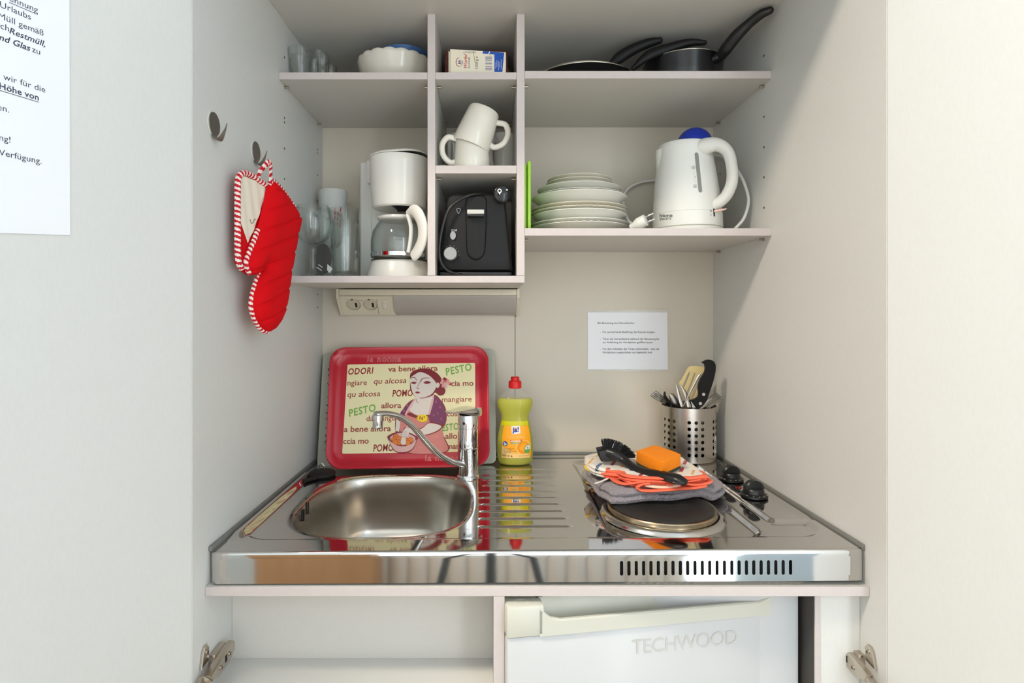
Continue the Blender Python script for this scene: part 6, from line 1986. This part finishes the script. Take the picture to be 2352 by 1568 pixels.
m = MB().tube(cat_rom([P(1405, 1091, 1.125), P(1392, 1100, 1.112), P(1378, 1106, 1.105), P(1366, 1110, 1.10)], 6), .0032, 8, flat=.0006, up=(0, 0, 1)); m.build('hanging_tape', mat('white tape', rgb(226, 220, 212), .8), tt, smooth=70)

# sponge
zsp = ZG + .0195
A_, B_, C2, D_ = [wp(*p, zsp + .027) for p in ((1460, 1036), (1504, 1022), (1565, 1043), (1521, 1062))]
so_ = thing('sponge', 'orange scouring sponge with a dark green pad on the tea towel', 'sponge', ((A_[0] + C2[0]) / 2, (A_[1] + C2[1]) / 2, zsp))
ORNG = mat('orange sponge foam', rgb(255, 142, 10), .9, bump=.7, bscale=420, bdist=.0015, var=.06, vscale=300)
SCOUR = mat('green scouring pad', rgb(52, 76, 62), .95, bump=.8, bscale=600, bdist=.001)
qd = [Vector(p) for p in (A_, B_, C2, D_)]
cen = sum(qd, Vector((0, 0))) / 4
def sq(s, z, dz=None):
    out = []
    for i in range(4):
        a, b_ = qd[i], qd[(i + 1) % 4]
        for k in range(4):
            p = cen + (a.lerp(b_, (k + .12) / 4.0 if k else .04) - cen) * s
            out.append(Vector((p.x, p.y, z)))
    return out
m = MB().rings([sq(.985, zsp + .0052), sq(1.0, zsp + .008), sq(1.0, zsp + .018), sq(1.0, zsp + .0262), sq(.985, zsp + .0278), sq(.6, zsp + .0283), sq(.2, zsp + .0284)], cap0=True, cap1=True)
m.build('foam', ORNG, so_, smooth=50)
m = MB().rings([sq(.98, zsp), sq(1.0, zsp + .001), sq(1.0, zsp + .0048), sq(.99, zsp + .0051)], cap0=True, cap1=True); m.build('scouring_pad', SCOUR, so_, smooth=40)

# washing-up brush
br = thing('dish_brush', 'black washing-up brush with a curved handle lying on the tea towel', 'brush', tuple(P(1470, 1090, 1.11)))
pts = [(1377, 1040, 1.165), (1392, 1038, 1.160), (1412, 1043, 1.152), (1432, 1056, 1.142), (1450, 1070, 1.122), (1472, 1081, 1.10), (1500, 1088, 1.076), (1528, 1094, 1.056), (1555, 1100, 1.040), (1572, 1107, 1.030)]
m = MB(); handle(m, [P(*p) for p in pts], [.006, .010, .0115, .0095, .0085, .0085, .0095, .0105, .0115, .009], [.007, .010, .0105, .0085, .0075, .0075, .008, .0085, .0085, .005], up=(.1, -.55, .83), n=18)
bh = m.build('handle', BLACK, br, smooth=60)
m = MB(); handle(m, [P(1530, 1099, 1.046), P(1550, 1104, 1.035), P(1566, 1109, 1.028)], [.006, .0085, .006], [.002, .0035, .002], up=(.1, -.55, .83)); m.build('grip_hollow', mat('dark glossy plastic', rgb(36, 30, 30), .2), bh, smooth=60)
# skirt of the head
m = MB()
skp = [(1371, 1034), (1385, 1031), (1402, 1032), (1418, 1038), (1432, 1050), (1428, 1060), (1408, 1059), (1392, 1060), (1380, 1059), (1374, 1047)]
dsk = 1.155
r0 = [P(a, b_, dsk) for a, b_ in skp]; c0 = sum(r0, Vector()) / len(r0)
m.rings([[p + Vector((0, .012, .003)) for p in r0], [p + Vector((0, .004, .001)) for p in r0], [c0 + (p - c0) * .97 + Vector((0, -.002, 0)) for p in r0], [c0 + (p - c0) * .85 + Vector((0, -.0045, 0)) for p in r0]], cap0=True, cap1=True)
m.build('brush_head', BLACK, br, smooth=40)
m = MB(); random.seed(5)
mw = []
for k in range(620):
    t = random.random(); u = random.random()
    x0_ = 1387 + 46 * t; y0_ = 1036 + 16 * t * t
    ang = -1.75 + 1.62 * t + random.uniform(-.12, .12)
    L = 27 + random.uniform(-3, 3) 
    dd = 1.158 + .022 * u
    a = P(x0_, y0_, dd); b_ = P(x0_ + L * math.cos(ang) , y0_ + L * math.sin(ang), dd + random.uniform(-.002, .004))
    mi = 1 if k % 30 == 0 else 0
    m.tube([a, b_], .00052, 4, mi=mi, caps=False)
bo_ = m.build('bristles', [BLACK_SOFT, WHITE_SOFT], br, smooth=0, normals=False)
bo_['kind'] = 'stuff'
